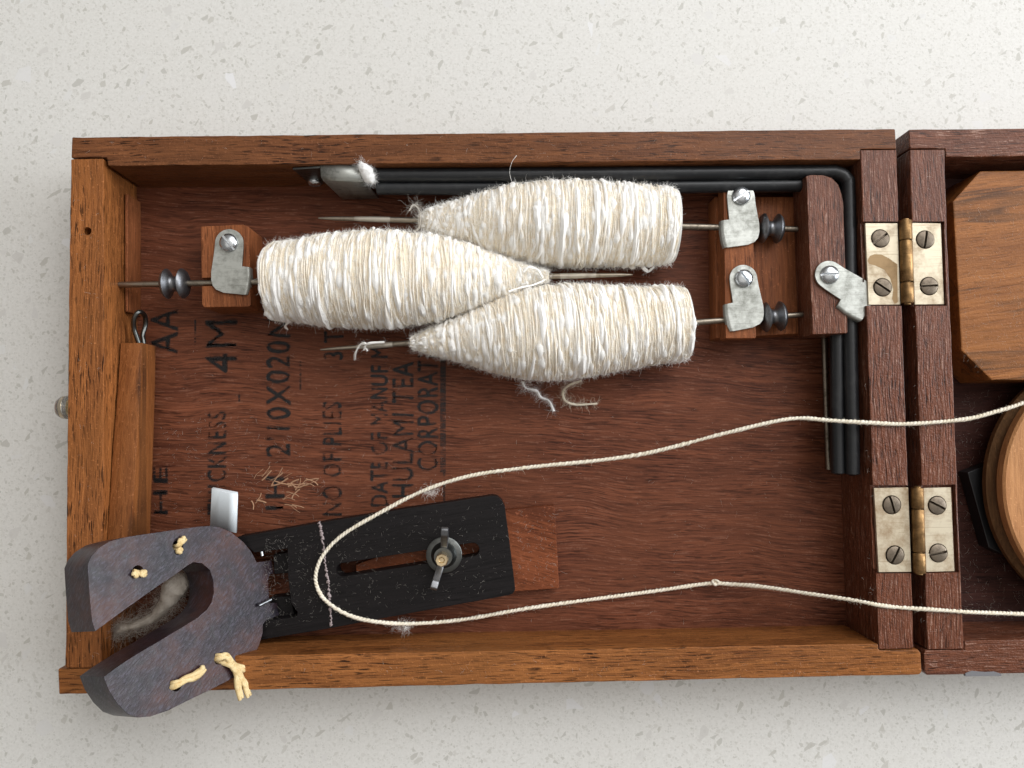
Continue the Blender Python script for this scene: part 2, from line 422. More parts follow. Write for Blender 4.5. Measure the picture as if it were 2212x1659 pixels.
def quartz():
    t = NT('speckled_quartz')
    base = t.noise(t.mapping((1, 1, 1)), 900, 3, .6)
    c = t.ramp(base, [(.3, (.625, .612, .580)), (.7, (.705, .695, .667))])
    def chips(scale, keep, edge, stretch, rot, colours, strength, seed, c, wamt=.22):
        v = t.mapping((1, 1, 1), loc=(seed, seed * 1.7, 0))
        nn = t.n('ShaderNodeTexNoise'); nn.inputs['Scale'].default_value = scale * 1.3; t.l(v, nn.inputs['Vector'])
        vm = t.n('ShaderNodeVectorMath', operation='MULTIPLY_ADD'); t.l(nn.outputs['Color'], vm.inputs[0])
        vm.inputs[1].default_value = (wamt / scale,) * 3; t.l(v, vm.inputs[2])
        v = t.mapping((stretch, 1, 0), src=t.mapping(rot=(0, 0, rot), src=vm.outputs[0]))
        a = t.n('ShaderNodeTexVoronoi', feature='F1', voronoi_dimensions='2D'); a.inputs['Scale'].default_value = scale; t.l(v, a.inputs['Vector'])
        d = t.n('ShaderNodeTexVoronoi', feature='DISTANCE_TO_EDGE', voronoi_dimensions='2D'); d.inputs['Scale'].default_value = scale; t.l(v, d.inputs['Vector'])
        sp = t.n('ShaderNodeSeparateColor'); t.l(a.outputs['Color'], sp.inputs[0])
        sel = t.math('GREATER_THAN', sp.outputs[0], keep)
        thr = t.math('MULTIPLY_ADD', sp.outputs[1], edge, .04)
        ins = t.ramp(t.math('SUBTRACT', d.outputs['Distance'], thr), [(.0, 0.0), (.03, 1.0)])
        m = t.math('MULTIPLY', t.math('MULTIPLY', sel, ins), strength)
        cc = t.ramp(sp.outputs[2], colours)
        return t.mix(m, c, cc)
    c = chips(1100, .42, .26, 1.0, 0, [(0, (.52, .51, .475)), (.5, (.60, .59, .555)), (1, (.69, .68, .655))], .7, .1, c)
    c = chips(760, .87, .28, .8, .5, [(0, (.45, .44, .40)), (.5, (.54, .525, .485)), (1, (.63, .615, .585))], .75, .9, c)
    c = chips(560, .962, .28, .6, 1.9, [(0, (.46, .45, .415)), (.5, (.47, .455, .41)), (1, (.59, .575, .54))], .8, 2.2, c)
    c = chips(470, .978, .28, .45, -.6, [(0, (.46, .45, .415)), (.6, (.47, .455, .415)), (1, (.57, .555, .52))], .8, 6.3, c)
    c = chips(300, .966, .26, .75, 2.0, [(0, (.55, .535, .505)), (.5, (.62, .605, .58)), (1, (.70, .70, .69))], .8, 4.7, c)
    c = chips(190, .980, .2, .85, .9, [(0, (.60, .585, .565)), (.5, (.66, .65, .635)), (1, (.75, .75, .76))], .8, 5.9, c)
    c = t.mix(t.ramp(t.noise(t.mapping((1, 1, 1)), 14, 3, .6), [(.4, 0.0), (.7, .10)]), c, (.60, .575, .52))
    return t.set(Base_Color=c, Roughness=.42, Specular_IOR_Level=.3)
M['quartz'] = quartz()

# ------------------------------------------------------------------ counter
ct = prism('countertop', [(-.7, -.55), (1.3, -.55), (1.3, .85), (-.7, .85)], -.03, 0, M['quartz'], bevel=.001)
finish_props(ct, kind='structure')

# ------------------------------------------------------------------ the hinged case
case = empty('hinged_wooden_case', (.15, .0985, 0), 'open brown wooden case of two shallow trays hinged together on the pale counter', 'wooden case')
def board(pts, mat, cut=(), name='side_board', z0=.0004, z1=RIM, f='m', bevel=.0005):
    me = prism_mesh(name, poly(f, pts, z1), z0, z1, bevel=bevel, step=.004, wob=.0002)
    if cut: me = boolean(me, cut)
    return crisp(link(name, me, mat, case, 35))
def hinge_cut(f, pts, depth=.0022):
    return prism_mesh('cutter', poly(f, pts, RIM), RIM - depth, RIM + .004, bevel=0)
def hole_cut(f, x, y, r, z0=RIM - .012):
    p = pt(f, x, y, RIM)
    return lathe_mesh('cutter', [(0, z0), (r, z0), (r, RIM + .01), (0, RIM + .01)], 20, Matrix.Translation((p.x, p.y, 0)))
# main tray
board([(154.4, 296), (1934, 277.8), (1936.5, 321.5), (1858.5, 322), (1859, 344.5), (233, 358), (230.5, 340), (153.2, 341)], M['rim_x'])
board([(152.6, 343), (223.5, 341.5), (224.5, 900), (219, 1443), (140.2, 1443), (147, 740)], M['rim_y'], [hole_cut('c1', 265, 848, .0015)])
board([(125, 1444), (221, 1444), (222, 1425), (553, 1416), (1897.5, 1390), (1898.5, 1404), (1983, 1402.5), (1990, 1410), (1991.5, 1452), (1986, 1457.5), (126, 1500)], M['rim_front'])
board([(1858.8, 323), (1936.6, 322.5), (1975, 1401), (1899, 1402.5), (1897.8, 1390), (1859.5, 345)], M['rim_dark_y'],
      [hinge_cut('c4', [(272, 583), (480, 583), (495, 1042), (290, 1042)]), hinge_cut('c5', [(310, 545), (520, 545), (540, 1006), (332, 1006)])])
# lid tray, right of the gap
LX = at(2040, 900).x + .262
def wx(p): return p
def lid_board(pts_w, mat, cut=()):
    me = prism_mesh('side_board', pts_w, .0004, RIM, bevel=.0005, step=.006, wob=.00013)
    if cut: me = boolean(me, cut)
    return crisp(link('side_board', me, mat, case, 35))
a = [at(1964, 279).xy, at(1964.5, 321).xy, at(2041, 321).xy, at(2043, 339).xy]
yt, yi = a[0].y, a[3].y
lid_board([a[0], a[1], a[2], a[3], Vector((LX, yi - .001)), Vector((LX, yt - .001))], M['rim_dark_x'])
b = [at(2083.5, 1384).xy, at(2083, 1404).xy, at(2000, 1404).xy, at(1996, 1412).xy, at(1997.5, 1452).xy, at(2003, 1459).xy]
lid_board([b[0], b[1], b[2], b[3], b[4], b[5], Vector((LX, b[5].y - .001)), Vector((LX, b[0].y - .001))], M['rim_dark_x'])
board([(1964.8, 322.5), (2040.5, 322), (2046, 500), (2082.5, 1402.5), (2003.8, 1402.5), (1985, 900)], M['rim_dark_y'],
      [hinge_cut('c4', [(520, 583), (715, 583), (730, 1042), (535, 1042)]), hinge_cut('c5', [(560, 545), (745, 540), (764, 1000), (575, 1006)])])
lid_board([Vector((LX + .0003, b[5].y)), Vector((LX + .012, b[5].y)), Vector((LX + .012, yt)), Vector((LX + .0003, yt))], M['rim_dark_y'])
# thin floor panels, tongued a little into the walls
c0, c1_, c2_, c3_ = at(225, 350).xy, at(1866, 338).xy, at(1905, 1396).xy, at(212, 1430).xy
panel = prism('floor_panel', [c0 + Vector((-.003, .002)), c1_ + Vector((.004, .002)), c2_ + Vector((.004, -.002)), c3_ + Vector((-.002, -.002))], .0015, FLOOR, M['panel'], case, bevel=0)
panel['label'] = 'red brown plywood panel with faded black stencil lettering'
lp = prism('floor_panel', [at(2036, 330).xy, Vector((LX + .004, yi + .004)), Vector((LX + .004, b[0].y - .004)), at(2078, 1392).xy], .0015, FLOOR, M['panel_dark'], case, bevel=0)
lp['label'] = 'dark linty plywood panel of the right hand tray'

# stencilled lettering, flat print on the panel
def stencil(text, x0, x1, ybot, ytop):
    """x0..x1: letter height on the frame, reading from ybot up to ytop"""
    cu = bpy.data.curves.new('stencil', 'FONT'); cu.body = text; cu.resolution_u = 3; cu.space_character = 1.1
    o = bpy.data.objects.new('stencil', cu); col.objects.link(o)
    dg = bpy.context.evaluated_depsgraph_get(); dg.update()
    src = bpy.data.meshes.new_from_object(o.evaluated_get(dg)); bpy.data.objects.remove(o)
    v = np.array([p.co[:] for p in src.vertices]); lo, hi = v.min(0), v.max(0)
    A = at(x1, ybot, FLOOR); Rr = at(x1, ytop, FLOOR); Uu = at(x0, ybot, FLOOR)
    V_, F_ = [], []
    for k, (ox, oy) in enumerate(((0, 0), (.00028, .0002), (-.00028, .0002), (.0002, -.00028), (-.0002, -.00028))):   # brushed twice through the stencil
        base = len(V_)
        for p in v:
            a_ = (p[0] - lo[0]) / (hi[0] - lo[0]); b_ = (p[1] - lo[1]) / (hi[1] - lo[1])
            q = A + (Rr - A) * a_ + (Uu - A) * b_
            w = noise.noise_vector(Vector((q.x, q.y, 0)) * 260) * .0004
            V_.append((q.x + w.x + ox, q.y + w.y + oy, FLOOR + .00008 + k * .000012))
        F_ += [[base + i_ for i_ in f.vertices] for f in src.polygons]
    me = bpy.data.meshes.new('stencil_lettering'); me.from_pydata(V_, [], F_); me.update()
    return link('stencil_lettering', me, M['ink'], panel)
stencil('AA', 325, 384, 764, 668); stencil('4M', 444, 512, 805, 692); stencil('THICKNESS', 449, 489, 1112, 890)
stencil('2\'10X020N', 574, 627, 985, 690); stencil('IH', 575, 615, 1100, 1030); stencil('HE', 332, 362, 1110, 1008)
stencil('NO OF PLIES', 697, 738, 1112, 868); stencil('3 T', 700, 742, 776, 715)
stencil('DATE OF MANUF M', 801, 838, 1092, 750); stencil('HULAMI TEA', 848, 893, 1075, 782); stencil('CORPORATIO', 902, 946, 1016, 730)
def stripe(x0, x1, y0, y1):
    me = prism_mesh('stencil_line', [at(x0, y0, FLOOR).xy, at(x1, y0, FLOOR).xy, at(x1, y1, FLOOR).xy, at(x0, y1, FLOOR).xy], FLOOR + .00004, FLOOR + .00012, bevel=0)
    return link('stencil_line', me, M['ink'], panel)
stripe(951, 963, 765, 1020); stripe(957, 962, 1020, 1082); stripe(420, 424, 690, 748); stripe(647, 651, 780, 842); stripe(515, 519, 848, 868)
# bare scratches in the panel
sv = []
for (x0, y0), n, L in (((560, 1036), 5, 60), ((590, 1040), 5, 80), ((625, 1055), 6, 60), ((618, 1085), 6, 55), ((650, 1045), 5, 60), ((545, 1090), 4, 40)):
    for k in range(n):
        x, y = x0 + random.uniform(-14, 14), y0 + random.uniform(-12, 12)
        an = random.choice((.1, .25, -.1, -1.0, -.7)) + random.uniform(-.25, .25); P = []
        for s_ in range(6):
            P.append(at(x, y, FLOOR + .00003)); an += random.uniform(-.35, .35)
            x += math.cos(an) * L / 10; y += math.sin(an) * L / 10
        v_, f_, _ = tube_arrays(catmull(P, 3), .00024 * random.uniform(.4, 1.5), 4, False); sv.append((v_, f_))
link('scratch_marks', arrays_mesh('scratch_marks', *join_arrays(sv)), M['scratch'], panel)

led = [at(232, 392).xy, at(232, 660).xy]
prism('lower_strip', [led[0] + Vector((-.0008, 0)), led[0] + Vector((.0003, 0)), led[1] + Vector((.0003, 0)), led[1] + Vector((-.0008, 0))], FLOOR + .0001, .0165, M['block'], case, bevel=.0003)
sm = prism('paint_smear', poly('c5', [(797, 1526), (830, 1514), (900, 1520), (945, 1517), (985, 1530), (985, 1541), (797, 1543)], RIM), RIM - .001, RIM + .00012, plain('grey_paint', (.16, .16, .17), .6), case, bevel=0)
# ---- screws and latches
def screw_mesh(kind):
    if kind == 'pan':
        r = .0034; prof = [(0, -.004), (.0016, -.004), (.0016, 0), (r, 0), (r, .0006), (r * .93, .0012), (r * .7, .00175), (r * .35, .0021), (0, .0022)]
        h, d = .0035, .0004
    else:
        r = .0031; prof = [(0, -.003), (.0014, -.003), (r, -.0024), (r, .0002), (r * .8, .00045), (0, .00055)]; h, d = .002, -.0013
    me = lathe_mesh('screw', prof, 36)
    return boolean(me, [box_mesh(-.005, .005, -.00040, .00040, d, h)])
PAN, FLATS = screw_mesh('pan'), screw_mesh('flat')
PAN.materials.append(M['steel']); FLATS.materials.append(M['old_screw']); shade(PAN, 40); shade(FLATS, 40)
def screw(me, p, ang, parent):
    o = bpy.data.objects.new('screw', me); col.objects.link(o); o.parent = parent
    o.location = p; o.rotation_euler = (random.uniform(-.03, .03), random.uniform(-.03, .03), math.radians(ang)); return o
U = 4.95e-5
def latch(p, rot, mirror, parent):
    s = -1 if mirror else 1
    pts = [(105 * math.cos(math.radians(a_)), 105 * math.sin(math.radians(a_))) for a_ in range(0, 181, 12)]
    pts += [(-110, -60), (-132, -215), (-132, -275), (-120, -320), (-95, -350), (-40, -374), (115, -392), (128, -345), (140, -260), (138, -182), (95, -177), (103, -60)]
    P = [(x * U, y * U) for x, y in pts]
    R_ = Matrix.Translation(p) @ Matrix.Rotation(math.radians(rot), 4, 'Z') @ Matrix.Diagonal((s, 1, 1, 1))
    o = prism('latch_plate', P, 0, .0009, M['zinc'], parent, frame=R_, bevel=.00015, holes=[[(.0012 * math.cos(k), .0012 * math.sin(k)) for k in np.arange(0, 6.28, .7)]])
    # lip rolled down over the rod
    e = [(138, -184), (141, -260), (130, -345), (116, -390)]; bm = bmesh.new(); rows = []
    for x, y in e:
        row = []
        for r_ in (.0011, .0004):
            for k in range(6):
                th = k / 5 * 1.55
                row.append(bm.verts.new((x * U - .0002 + r_ * math.sin(th), y * U, .0009 - .0011 + r_ * math.cos(th))))
            row.append(bm.verts.new((x * U - .0002 + r_, y * U, -.0022)))
        rows.append(row)
    for A, B in zip(rows, rows[1:]):
        for k in range(6):
            bm.faces.new((A[k], A[k + 1], B[k + 1], B[k])); bm.faces.new((A[7 + k], B[7 + k], B[8 + k], A[8 + k]))
        bm.faces.new((A[6], A[13], B[13], B[6])); bm.faces.new((A[0], B[0], B[7], A[7]))
    for A in (rows[0], rows[-1]):
        for k in range(6): bm.faces.new((A[k], A[7 + k], A[8 + k], A[k + 1]))
    bmesh.ops.recalc_face_normals(bm, faces=bm.faces); bm.transform(R_)
    bmesh.ops.recalc_face_normals(bm, faces=bm.faces)
    link('latch_lip', bm_mesh(bm, 'latch_lip'), M['zinc'], parent, 40)
    return o

BT = .0222            # top of the bearing blocks
ZR = {'top': .0198, 'mid': .0198, 'low': .0198}
def groove(A, B, w=.0032, depth=.005):
    A, B = Vector(A), Vector(B); d = (B - A); L = d.length; fr = Matrix.Translation(A) @ Matrix.Rotation(math.atan2(d.y, d.x), 4, 'Z')
    return box_mesh(-.05, L + .05, -w / 2, w / 2, -.0016, .02, frame=fr)
def rod_axis(a_, b_, z0, z1=None):
    return at(*a_, z0), at(*b_, z1 or z0)
AX = {'top': rod_axis((688, 471), (1722, 495), .0200, ZR['top']), 'mid': rod_axis((1366, 593.5), (236, 615.5), .0235, ZR['mid']), 'low': rod_axis((692, 755.5), (1740, 679), .0195, ZR['low'])}

lb_me = prism_mesh('spindle_block', poly('c1', [(1086, 812), (1392, 797), (1438, 815), (1452, 1385), (1440, 1398), (1112, 1402), (1096, 1380)], BT), FLOOR, BT, bevel=.0006, step=.006, wob=.0001)
lb_me = boolean(lb_me, [groove(at(*px('c1', 1096, 1221), BT - .001), at(*px('c1', 1445, 1213), BT - .001))])
lb = crisp(link('spindle_block', lb_me, M['block'], case, 35)); lb['label'] = 'single small wooden block with one latch'
p_ = pt('c1', 1300, 938, BT + .0003); latch(p_, 0, False, lb); screw(PAN, p_ + Vector((0, 0, .0009)), -52, lb)
# right hand pair of posts on a base
rb = prism('spindle_block', poly('c3', [(925, 262), (1690, 262), (1715, 1060), (935, 1105)], .0150), FLOOR, .0150, M['block'], case, bevel=.0005, step=.006, wob=.0001)
rb['label'] = 'long wooden block with two posts and three latches'
pm = prism_mesh('post', poly('c3', [(978, 186), (1142, 181), (1150, 300), (1173, 1098), (1166, 1104), (992, 1105)], BT), .0148, BT, bevel=.0006, step=.006, wob=.0001)
pm = boolean(pm, [groove(at(*px('c3', 960, 446), BT - .001), at(*px('c3', 1160, 450), BT - .001)), groove(at(*px('c3', 960, 1003), BT - .001), at(*px('c3', 1170, 985), BT - .001))])
crisp(link('post', pm, M['block'], rb, 35))
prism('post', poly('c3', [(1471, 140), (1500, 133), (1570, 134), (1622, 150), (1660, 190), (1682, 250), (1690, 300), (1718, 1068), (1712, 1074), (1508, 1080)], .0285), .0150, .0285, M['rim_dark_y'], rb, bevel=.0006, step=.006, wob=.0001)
for (x, y, rot, sl, zz) in ((1078, 264, 0, 32, BT), (1093, 752, 3, -58, BT), (1601, 730, 51, 0, .0285)):
    p_ = pt('c3', x, y, zz + .0003); latch(p_, rot, True, rb); screw(PAN, p_ + Vector((0, 0, .0009)), sl, rb)

# ---- hinges
def hinge(f, leaf_l, leaf_r, kn, screws, splits, stain):
    zt = RIM - .0006
    A = pt(f, (kn[0][0] + kn[1][0]) / 2, kn[0][1], RIM - .0003); B = pt(f, (kn[3][0] + kn[2][0]) / 2, kn[2][1], RIM - .0003)
    r = size_at((kn[1][0] - kn[0][0]) * FR[f][2] / 2, RIM)
    d = (B - A)
    h = tube('hinge', [A - d * .01, B + d * .01], r * .55, M['brass_pin'], case, 14)
    def holes(k0):
        out = []
        for x, y, _ in screws[k0:k0 + 2]:
            c_ = pt(f, x, y, zt); out.append([(c_.x + .0034 * math.cos(k * .3142), c_.y + .0034 * math.sin(k * .3142)) for k in range(20)])
        return out
    prism('leaf', poly(f, leaf_l, zt), zt - .0012, zt, M['brass_leaf'], h, bevel=.0002, holes=holes(0))
    prism('leaf', poly(f, leaf_r, zt), zt - .0012, zt, M['brass_leaf'], h, bevel=.0002, holes=holes(2))
    if stain:
        P_ = [(690, 790), (705, 760), (735, 748), (780, 750), (830, 775), (885, 815), (887, 1062), (866, 1072), (850, 1040), (858, 980), (840, 910), (800, 850), (740, 822), (700, 812)]
        prism('stain', [at(1645.8 + .3307 * x, 301.7 + .3307 * y, zt).xy for x, y in P_], zt - .0003, zt + .00004, M['stain'], h, bevel=0)
    s_ = [0] + splits + [1]
    for k in range(len(s_) - 1):
        a_, b_ = A + d * (s_[k] + .006), A + d * (s_[k + 1] - .006)
        L = (b_ - a_).length
        link('knuckle', lathe_mesh('knuckle', [(0, 0), (r * .92, 0), (r, .0003), (r, L - .0003), (r * .92, L), (0, L)], 28, frame_z(a_, d)), M['brass_pin'], h, 40)
    for x, y, an in screws:
        screw(FLATS, pt(f, x, y, zt) + Vector((0, 0, .0001)), an, h)
    return h
hinge('c4', [(286, 592), (463, 592), (478, 1036), (304, 1037)], [(538, 590), (698, 592), (716, 1034), (556, 1036)], [(468, 576), (538, 576), (552, 1032), (478, 1032)],
      [(368, 676, 35), (380, 942, -35), (612, 682, 80), (633, 935, 3)], [.245, .745], 1)['label'] = 'upper brass hinge with a brown stain'
hinge('c5', [(320, 560), (500, 556), (516, 998), (345, 1000)], [(579, 560), (722, 556), (741, 994), (594, 998)], [(513, 556), (577, 556), (592, 1006), (522, 1006)],
      [(413, 648, -75), (430, 910, 60), (650, 650, -28), (656, 899, 10)], [.25, .755], 0)['label'] = 'lower tarnished brass hinge'

# ---- metal clip that holds the rod ends against the back wall
def loft(name, rows, mat, parent, closed=False, thick=.0007, smooth=40):
    bm = bmesh.new(); R_ = [[bm.verts.new(p) for p in r] for r in rows]
    for A, B in zip(R_, R_[1:]):
        for k in range(len(A) - 1): bm.faces.new((A[k], A[k + 1], B[k + 1], B[k]))
    bmesh.ops.recalc_face_normals(bm, faces=bm.faces)
    me = bm_mesh(bm, name); o = link(name, me, mat, parent, smooth)
    m = o.modifiers.new('thickness', 'SOLIDIFY'); m.thickness = thick; m.offset = -1; return o
def clip_row(l, m_, r, z): return [pt('t3', *l, z), pt('t3', *m_, z), pt('t3', *r, z)]
cl = loft('rod_clip', [clip_row((272, 168), (470, 155), (660, 142), .0297), clip_row((280, 285), (480, 285), (668, 285), .0294), clip_row((300, 322), (500, 328), (688, 332), .0282),
                       clip_row((345, 366), (545, 372), (725, 372), .0235), clip_row((415, 434), (610, 440), (780, 432), .0155), clip_row((485, 500), (670, 505), (838, 494), .0075)], M['clip'], case)
wy = at(700, 353).y - .0004; wo, wn = Vector((0, wy, 0)), Vector((0, -1, 0))
foot = [on_plane(*px('t3', x, y), wo, wn) for x, y in ((5, 196), (268, 180), (300, 330), (245, 352), (165, 335), (90, 262))]
fm = Matrix(((1, 0, 0, 0), (0, 0, -1, wy), (0, 1, 0, 0), (0, 0, 0, 1)))
prism('clip_foot', [(v.x, v.z) for v in foot], 0, .0008, M['dark_metal'], cl, frame=fm, bevel=.0001)
rv = on_plane(*px('t3', 222, 308), wo, wn)
sc_ = screw(PAN, rv + Vector((0, -.0008, 0)), 5, cl); sc_.rotation_euler = (math.radians(90), .1, 0); sc_.scale = (.8, .8, .9)

# ---- other fixed pieces
mb = prism('mounting_block', poly('c8', [(712, 590), (1640, 250), (1952, 221), (1978, 739), (1700, 758), (715, 690)], .0105), FLOOR, .0105, M['block_x'], case, bevel=.0005, step=.006, wob=.0001)
# aluminium tab, bent upright out of the panel
T0 = [pt('c7', 1040, 285, .0200), pt('c7', 1052, 40, .0235), pt('c7', 1062, 30, .0215), pt('c7', 1040, 44, .008)]
T1 = [pt('c7', 1210, 330, .0200), pt('c7', 1220, 85, .0235), pt('c7', 1222, 62, .0215), pt('c7', 1195, 75, .008)]
loft('metal_tab', [[a_.lerp(b_, k / 3) for k in range(4)] for a_, b_ in zip(T0, T1)], M['aluminium'], case, thick=.0009)
# clear button on a brass stem on the outside of the left wall
q = at(146, 880, .0258); q.x = at(144.5, 880, RIM).x
st = link('closing_button', lathe_mesh('closing_button', [(0, 0), (.0022, 0), (.0022, .003), (.0028, .0034), (.0026, .0042), (0, .0044)], 24, frame_z(q + Vector((.0006, 0, 0)), (-1, 0, 0)) @ Matrix.Scale(1.15, 4)), M['gold_bolt'], case, 40)
link('clear_cap', lathe_mesh('clear_cap', [(0, .0036), (.0030, .0036), (.0041, .0012), (.0043, .0022), (.0042, .0042), (.0034, .0056), (.0018, .0063), (0, .0065)], 28, frame_z(q, (-1, 0, 0)) @ Matrix.Scale(.98, 4)), M['clear'], st, 50)

# ------------------------------------------------------------------ wound spindles
def spindle(name, key, prof, end, disc_px, label, whorl_px, seed, tip_len, pitch=.00085):
    A, B = AX[key]; A, B = np.array(A), np.array(B)
    r_ = np.random.default_rng(seed)
    d = (B - A); L = np.linalg.norm(d); d = d / L
    root = empty(name, ((A + B) / 2 * [1, 1, 0] + [0, 0, FLOOR]).tolist(), label, 'spindle', 'yarn wound spindles in the case')
    def along(x):                                        # frame x -> distance along axis
        lo, hi = 0.0, L
        for _ in range(40):
            m = (lo + hi) / 2; p = A + d * m; v = p - CAM; q_ = 1106 + FOCAL * (v @ RT) / (v @ FW)
            if (q_ < x) == (d[0] > 0): lo = m
            else: hi = m
        return (lo + hi) / 2
    S = np.array([along(x) for x, _ in prof]); Rr = np.array([size_at(y, A[2] + .004) for _, y in prof])
    o_ = np.argsort(S); S, Rr = S[o_], Rr[o_]
    radius = lambda s: np.interp(s, S, Rr)
    # steel rod with a tapered spike
    n = 60; s = np.linspace(0, L, n); rr = np.interp(s, [0, tip_len * .15, tip_len, S[0], L * .78, L], [.0003, .0007, .0011, .0012, .0012, .0011])
    tube('rod', A + s[:, None] * d, rr, M['rod'], root, 10)
    ns = np.linspace(0, S[0] + .004, 20)
    tube('spike', A + ns[:, None] * d, np.interp(ns, [0, .006, .02, 1], [.00025, .0006, .00105, .00125]), M['spike'], root, 10)
    h = np.array([0, 0, 1.]); e2 = h - d * (h @ d); e2 /= np.linalg.norm(e2); e1 = np.cross(e2, d)
    def squash(P):                                       # cop pressed flat where it meets the panel
        P[:, 2] = np.where(P[:, 2] < FLOOR + .0008, FLOOR + .0008 + (P[:, 2] - FLOOR - .0008) * .05, P[:, 2]); return P
    # core of the cop
    m = 40; ss = np.linspace(S[0], S[-1], m); k = 40
    th = np.arange(k) * 2 * np.pi / k
    rc = radius(ss) - .0001
    V = (A + ss[:, None, None] * d) + rc[:, None, None] * (np.cos(th)[None, :, None] * e1 + np.sin(th)[None, :, None] * e2)
    V = squash(V.reshape(-1, 3))
    V = np.vstack([V, A + ss[0] * d, A + ss[-1] * d])
    i = np.arange(m - 1)[:, None] * k; kk = np.arange(k)[None, :]; k2 = (kk + 1) % k
    F = np.stack([i + kk, i + k2, i + k + k2, i + k + kk], -1).reshape(-1, 4).tolist()
    F += [[m * k, (j + 1) % k, j] for j in range(k)] + [[m * k + 1, (m - 1) * k + j, (m - 1) * k + (j + 1) % k] for j in range(k)]
    me = bpy.data.meshes.new('yarn_cop'); me.from_pydata(V.tolist(), [], F); me.update()
    cop = link('yarn_cop', me, M['yarn_core'], root, 60)
    # wound yarn: layers of one long strand
    parts, slub = [], []
    ph = r_.uniform(0, 6)
    for layer, (pit, lift, wobble, yr) in enumerate(((pitch * .8, -.0003, .0005, .00044), (pitch * .75, -.00015, .0012, .00036), (pitch * .95, -.00005, .0020, .00030), (pitch * 1.3, .0001, .0032, .00025))):
        turns = (S[-1] - S[0]) / pit; npt = int(turns * 64)
        u = np.linspace(0, turns, npt); t = u / turns
        sax = S[0] + .0004 + t * (S[-1] - S[0] - .0008)
        # slow drift plus once-per-turn slant so that strands cross each other
        ctrl = r_.normal(size=int(turns * 1.6) + 4); dr = np.interp(np.linspace(0, len(ctrl) - 1, npt), np.arange(len(ctrl)), ctrl)
        c2 = r_.normal(size=int(turns * .4) + 4); c2 = np.interp(np.linspace(0, len(c2) - 1, npt), np.arange(len(c2)), c2)
        sax = np.clip(sax + dr * wobble * .40 + wobble * .9 * c2 * np.sin(2 * np.pi * u + ph), S[0], S[-1] - .0002)
        c3 = r_.normal(size=npt // 2 + 3); c3 = np.interp(np.linspace(0, len(c3) - 1, npt), np.arange(len(c3)), c3)
        c4 = r_.normal(size=npt // 4 + 3); c4 = np.interp(np.linspace(0, len(c4) - 1, npt), np.arange(len(c4)), c4)
        c5 = r_.normal(size=npt // 16 + 3); c5 = np.interp(np.linspace(0, len(c5) - 1, npt), np.arange(len(c5)), c5)
        thick = yr * (.9 + .25 * c3) + yr * 2.0 * np.clip(c4 - 1.0, 0, 1.2) + yr * 1.3 * np.clip(c5 - .9, 0, 1)
        thick = np.clip(thick, yr * .4, yr * 2.9)
        sl = np.clip((thick / yr - 1.0) * .9, 0, 1)
        low = r_.normal(size=int(turns / 2.5) + 3); low = np.interp(np.linspace(0, len(low) - 1, npt), np.arange(len(low)), low)
        rad = radius(sax) + lift + .00016 * c4 + .00006 * c3 + .00012 * c5 + .00034 * low
        sax = sax + .00014 * c3 + .00022 * c5
        ang = 2 * np.pi * u + ph
        rdir = np.cos(ang)[:, None] * e1 + np.sin(ang)[:, None] * e2
        P = A + sax[:, None] * d + rad[:, None] * rdir
        sides = 5; aa = np.arange(sides) * 2 * np.pi / sides
        V = P[:, None, :] + thick[:, None, None] * (np.cos(aa)[None, :, None] * rdir[:, None, :] * .8 + np.sin(aa)[None, :, None] * d)
        V = squash(V.reshape(-1, 3))
        i = np.arange(npt - 1)[:, None] * sides; kk = np.arange(sides)[None, :]; k2 = (kk + 1) % sides
        parts.append((V, np.stack([i + kk, i + k2, i + sides + k2, i + sides + kk], -1).reshape(-1, 4)))
        slub.append(np.repeat(np.clip(sl * .8 + .12 * c4 + .14 * c5 + .16, 0, 1), sides))
    V, F = join_arrays(parts)
    me = arrays_mesh('wound_yarn', V, F)
    at_ = me.attributes.new('slub', 'FLOAT', 'POINT'); at_.data.foreach_set('value', np.concatenate(slub).astype(np.float32))
    yo = link('wound_yarn', me, M['yarn'], cop, 60); yo['kind'] = 'stuff'
    # loose fibres standing off the yarn
    nf = 4200
    sf = r_.uniform(S[0], S[-1], nf); an = r_.uniform(-.5, math.pi + .5, nf)
    rd = np.cos(an)[:, None] * e1 + np.sin(an)[:, None] * e2
    rootp = A + sf[:, None] * d + (radius(sf) + .0003)[:, None] * rd
    dirs = rd * .75 + r_.normal(size=(nf, 3)) * .8
    fl = np.abs(r_.normal(.0012, .0011, nf)) + .0005
    P0 = fibre_arrays(rootp, dirs, fl, .000035, 5, 1.0)
    ng = 9000                                            # short fibres lying on the winding
    sf = r_.uniform(S[0], S[-1], ng); an = r_.uniform(-.4, math.pi + .4, ng)
    rd = np.cos(an)[:, None] * e1 + np.sin(an)[:, None] * e2; tg = -np.sin(an)[:, None] * e1 + np.cos(an)[:, None] * e2
    P1 = fibre_arrays(A + sf[:, None] * d + (radius(sf) + .0005)[:, None] * rd, tg * r_.choice([-1, 1], ng)[:, None] + rd * .25 + r_.normal(size=(ng, 3)) * .45, r_.uniform(.0008, .0026, ng), .00005, 4, .8)
    V, F = join_arrays([P0, P1])
    fo = link('loose_fibres', arrays_mesh('loose_fibres', V, F), M['fibre'], cop); fo['kind'] = 'stuff'
    # end disc
    sd = along(disc_px); er = radius(sd) - .0002
    fz = frame_z(A + sd * d, d)
    link('end_disc', lathe_mesh('end_disc', [(0.0012, -.0006), (er, -.0006), (er + .0001, 0), (er, .0005), (.0012, .0005)], 40, fz), M['paper'], root, 40)
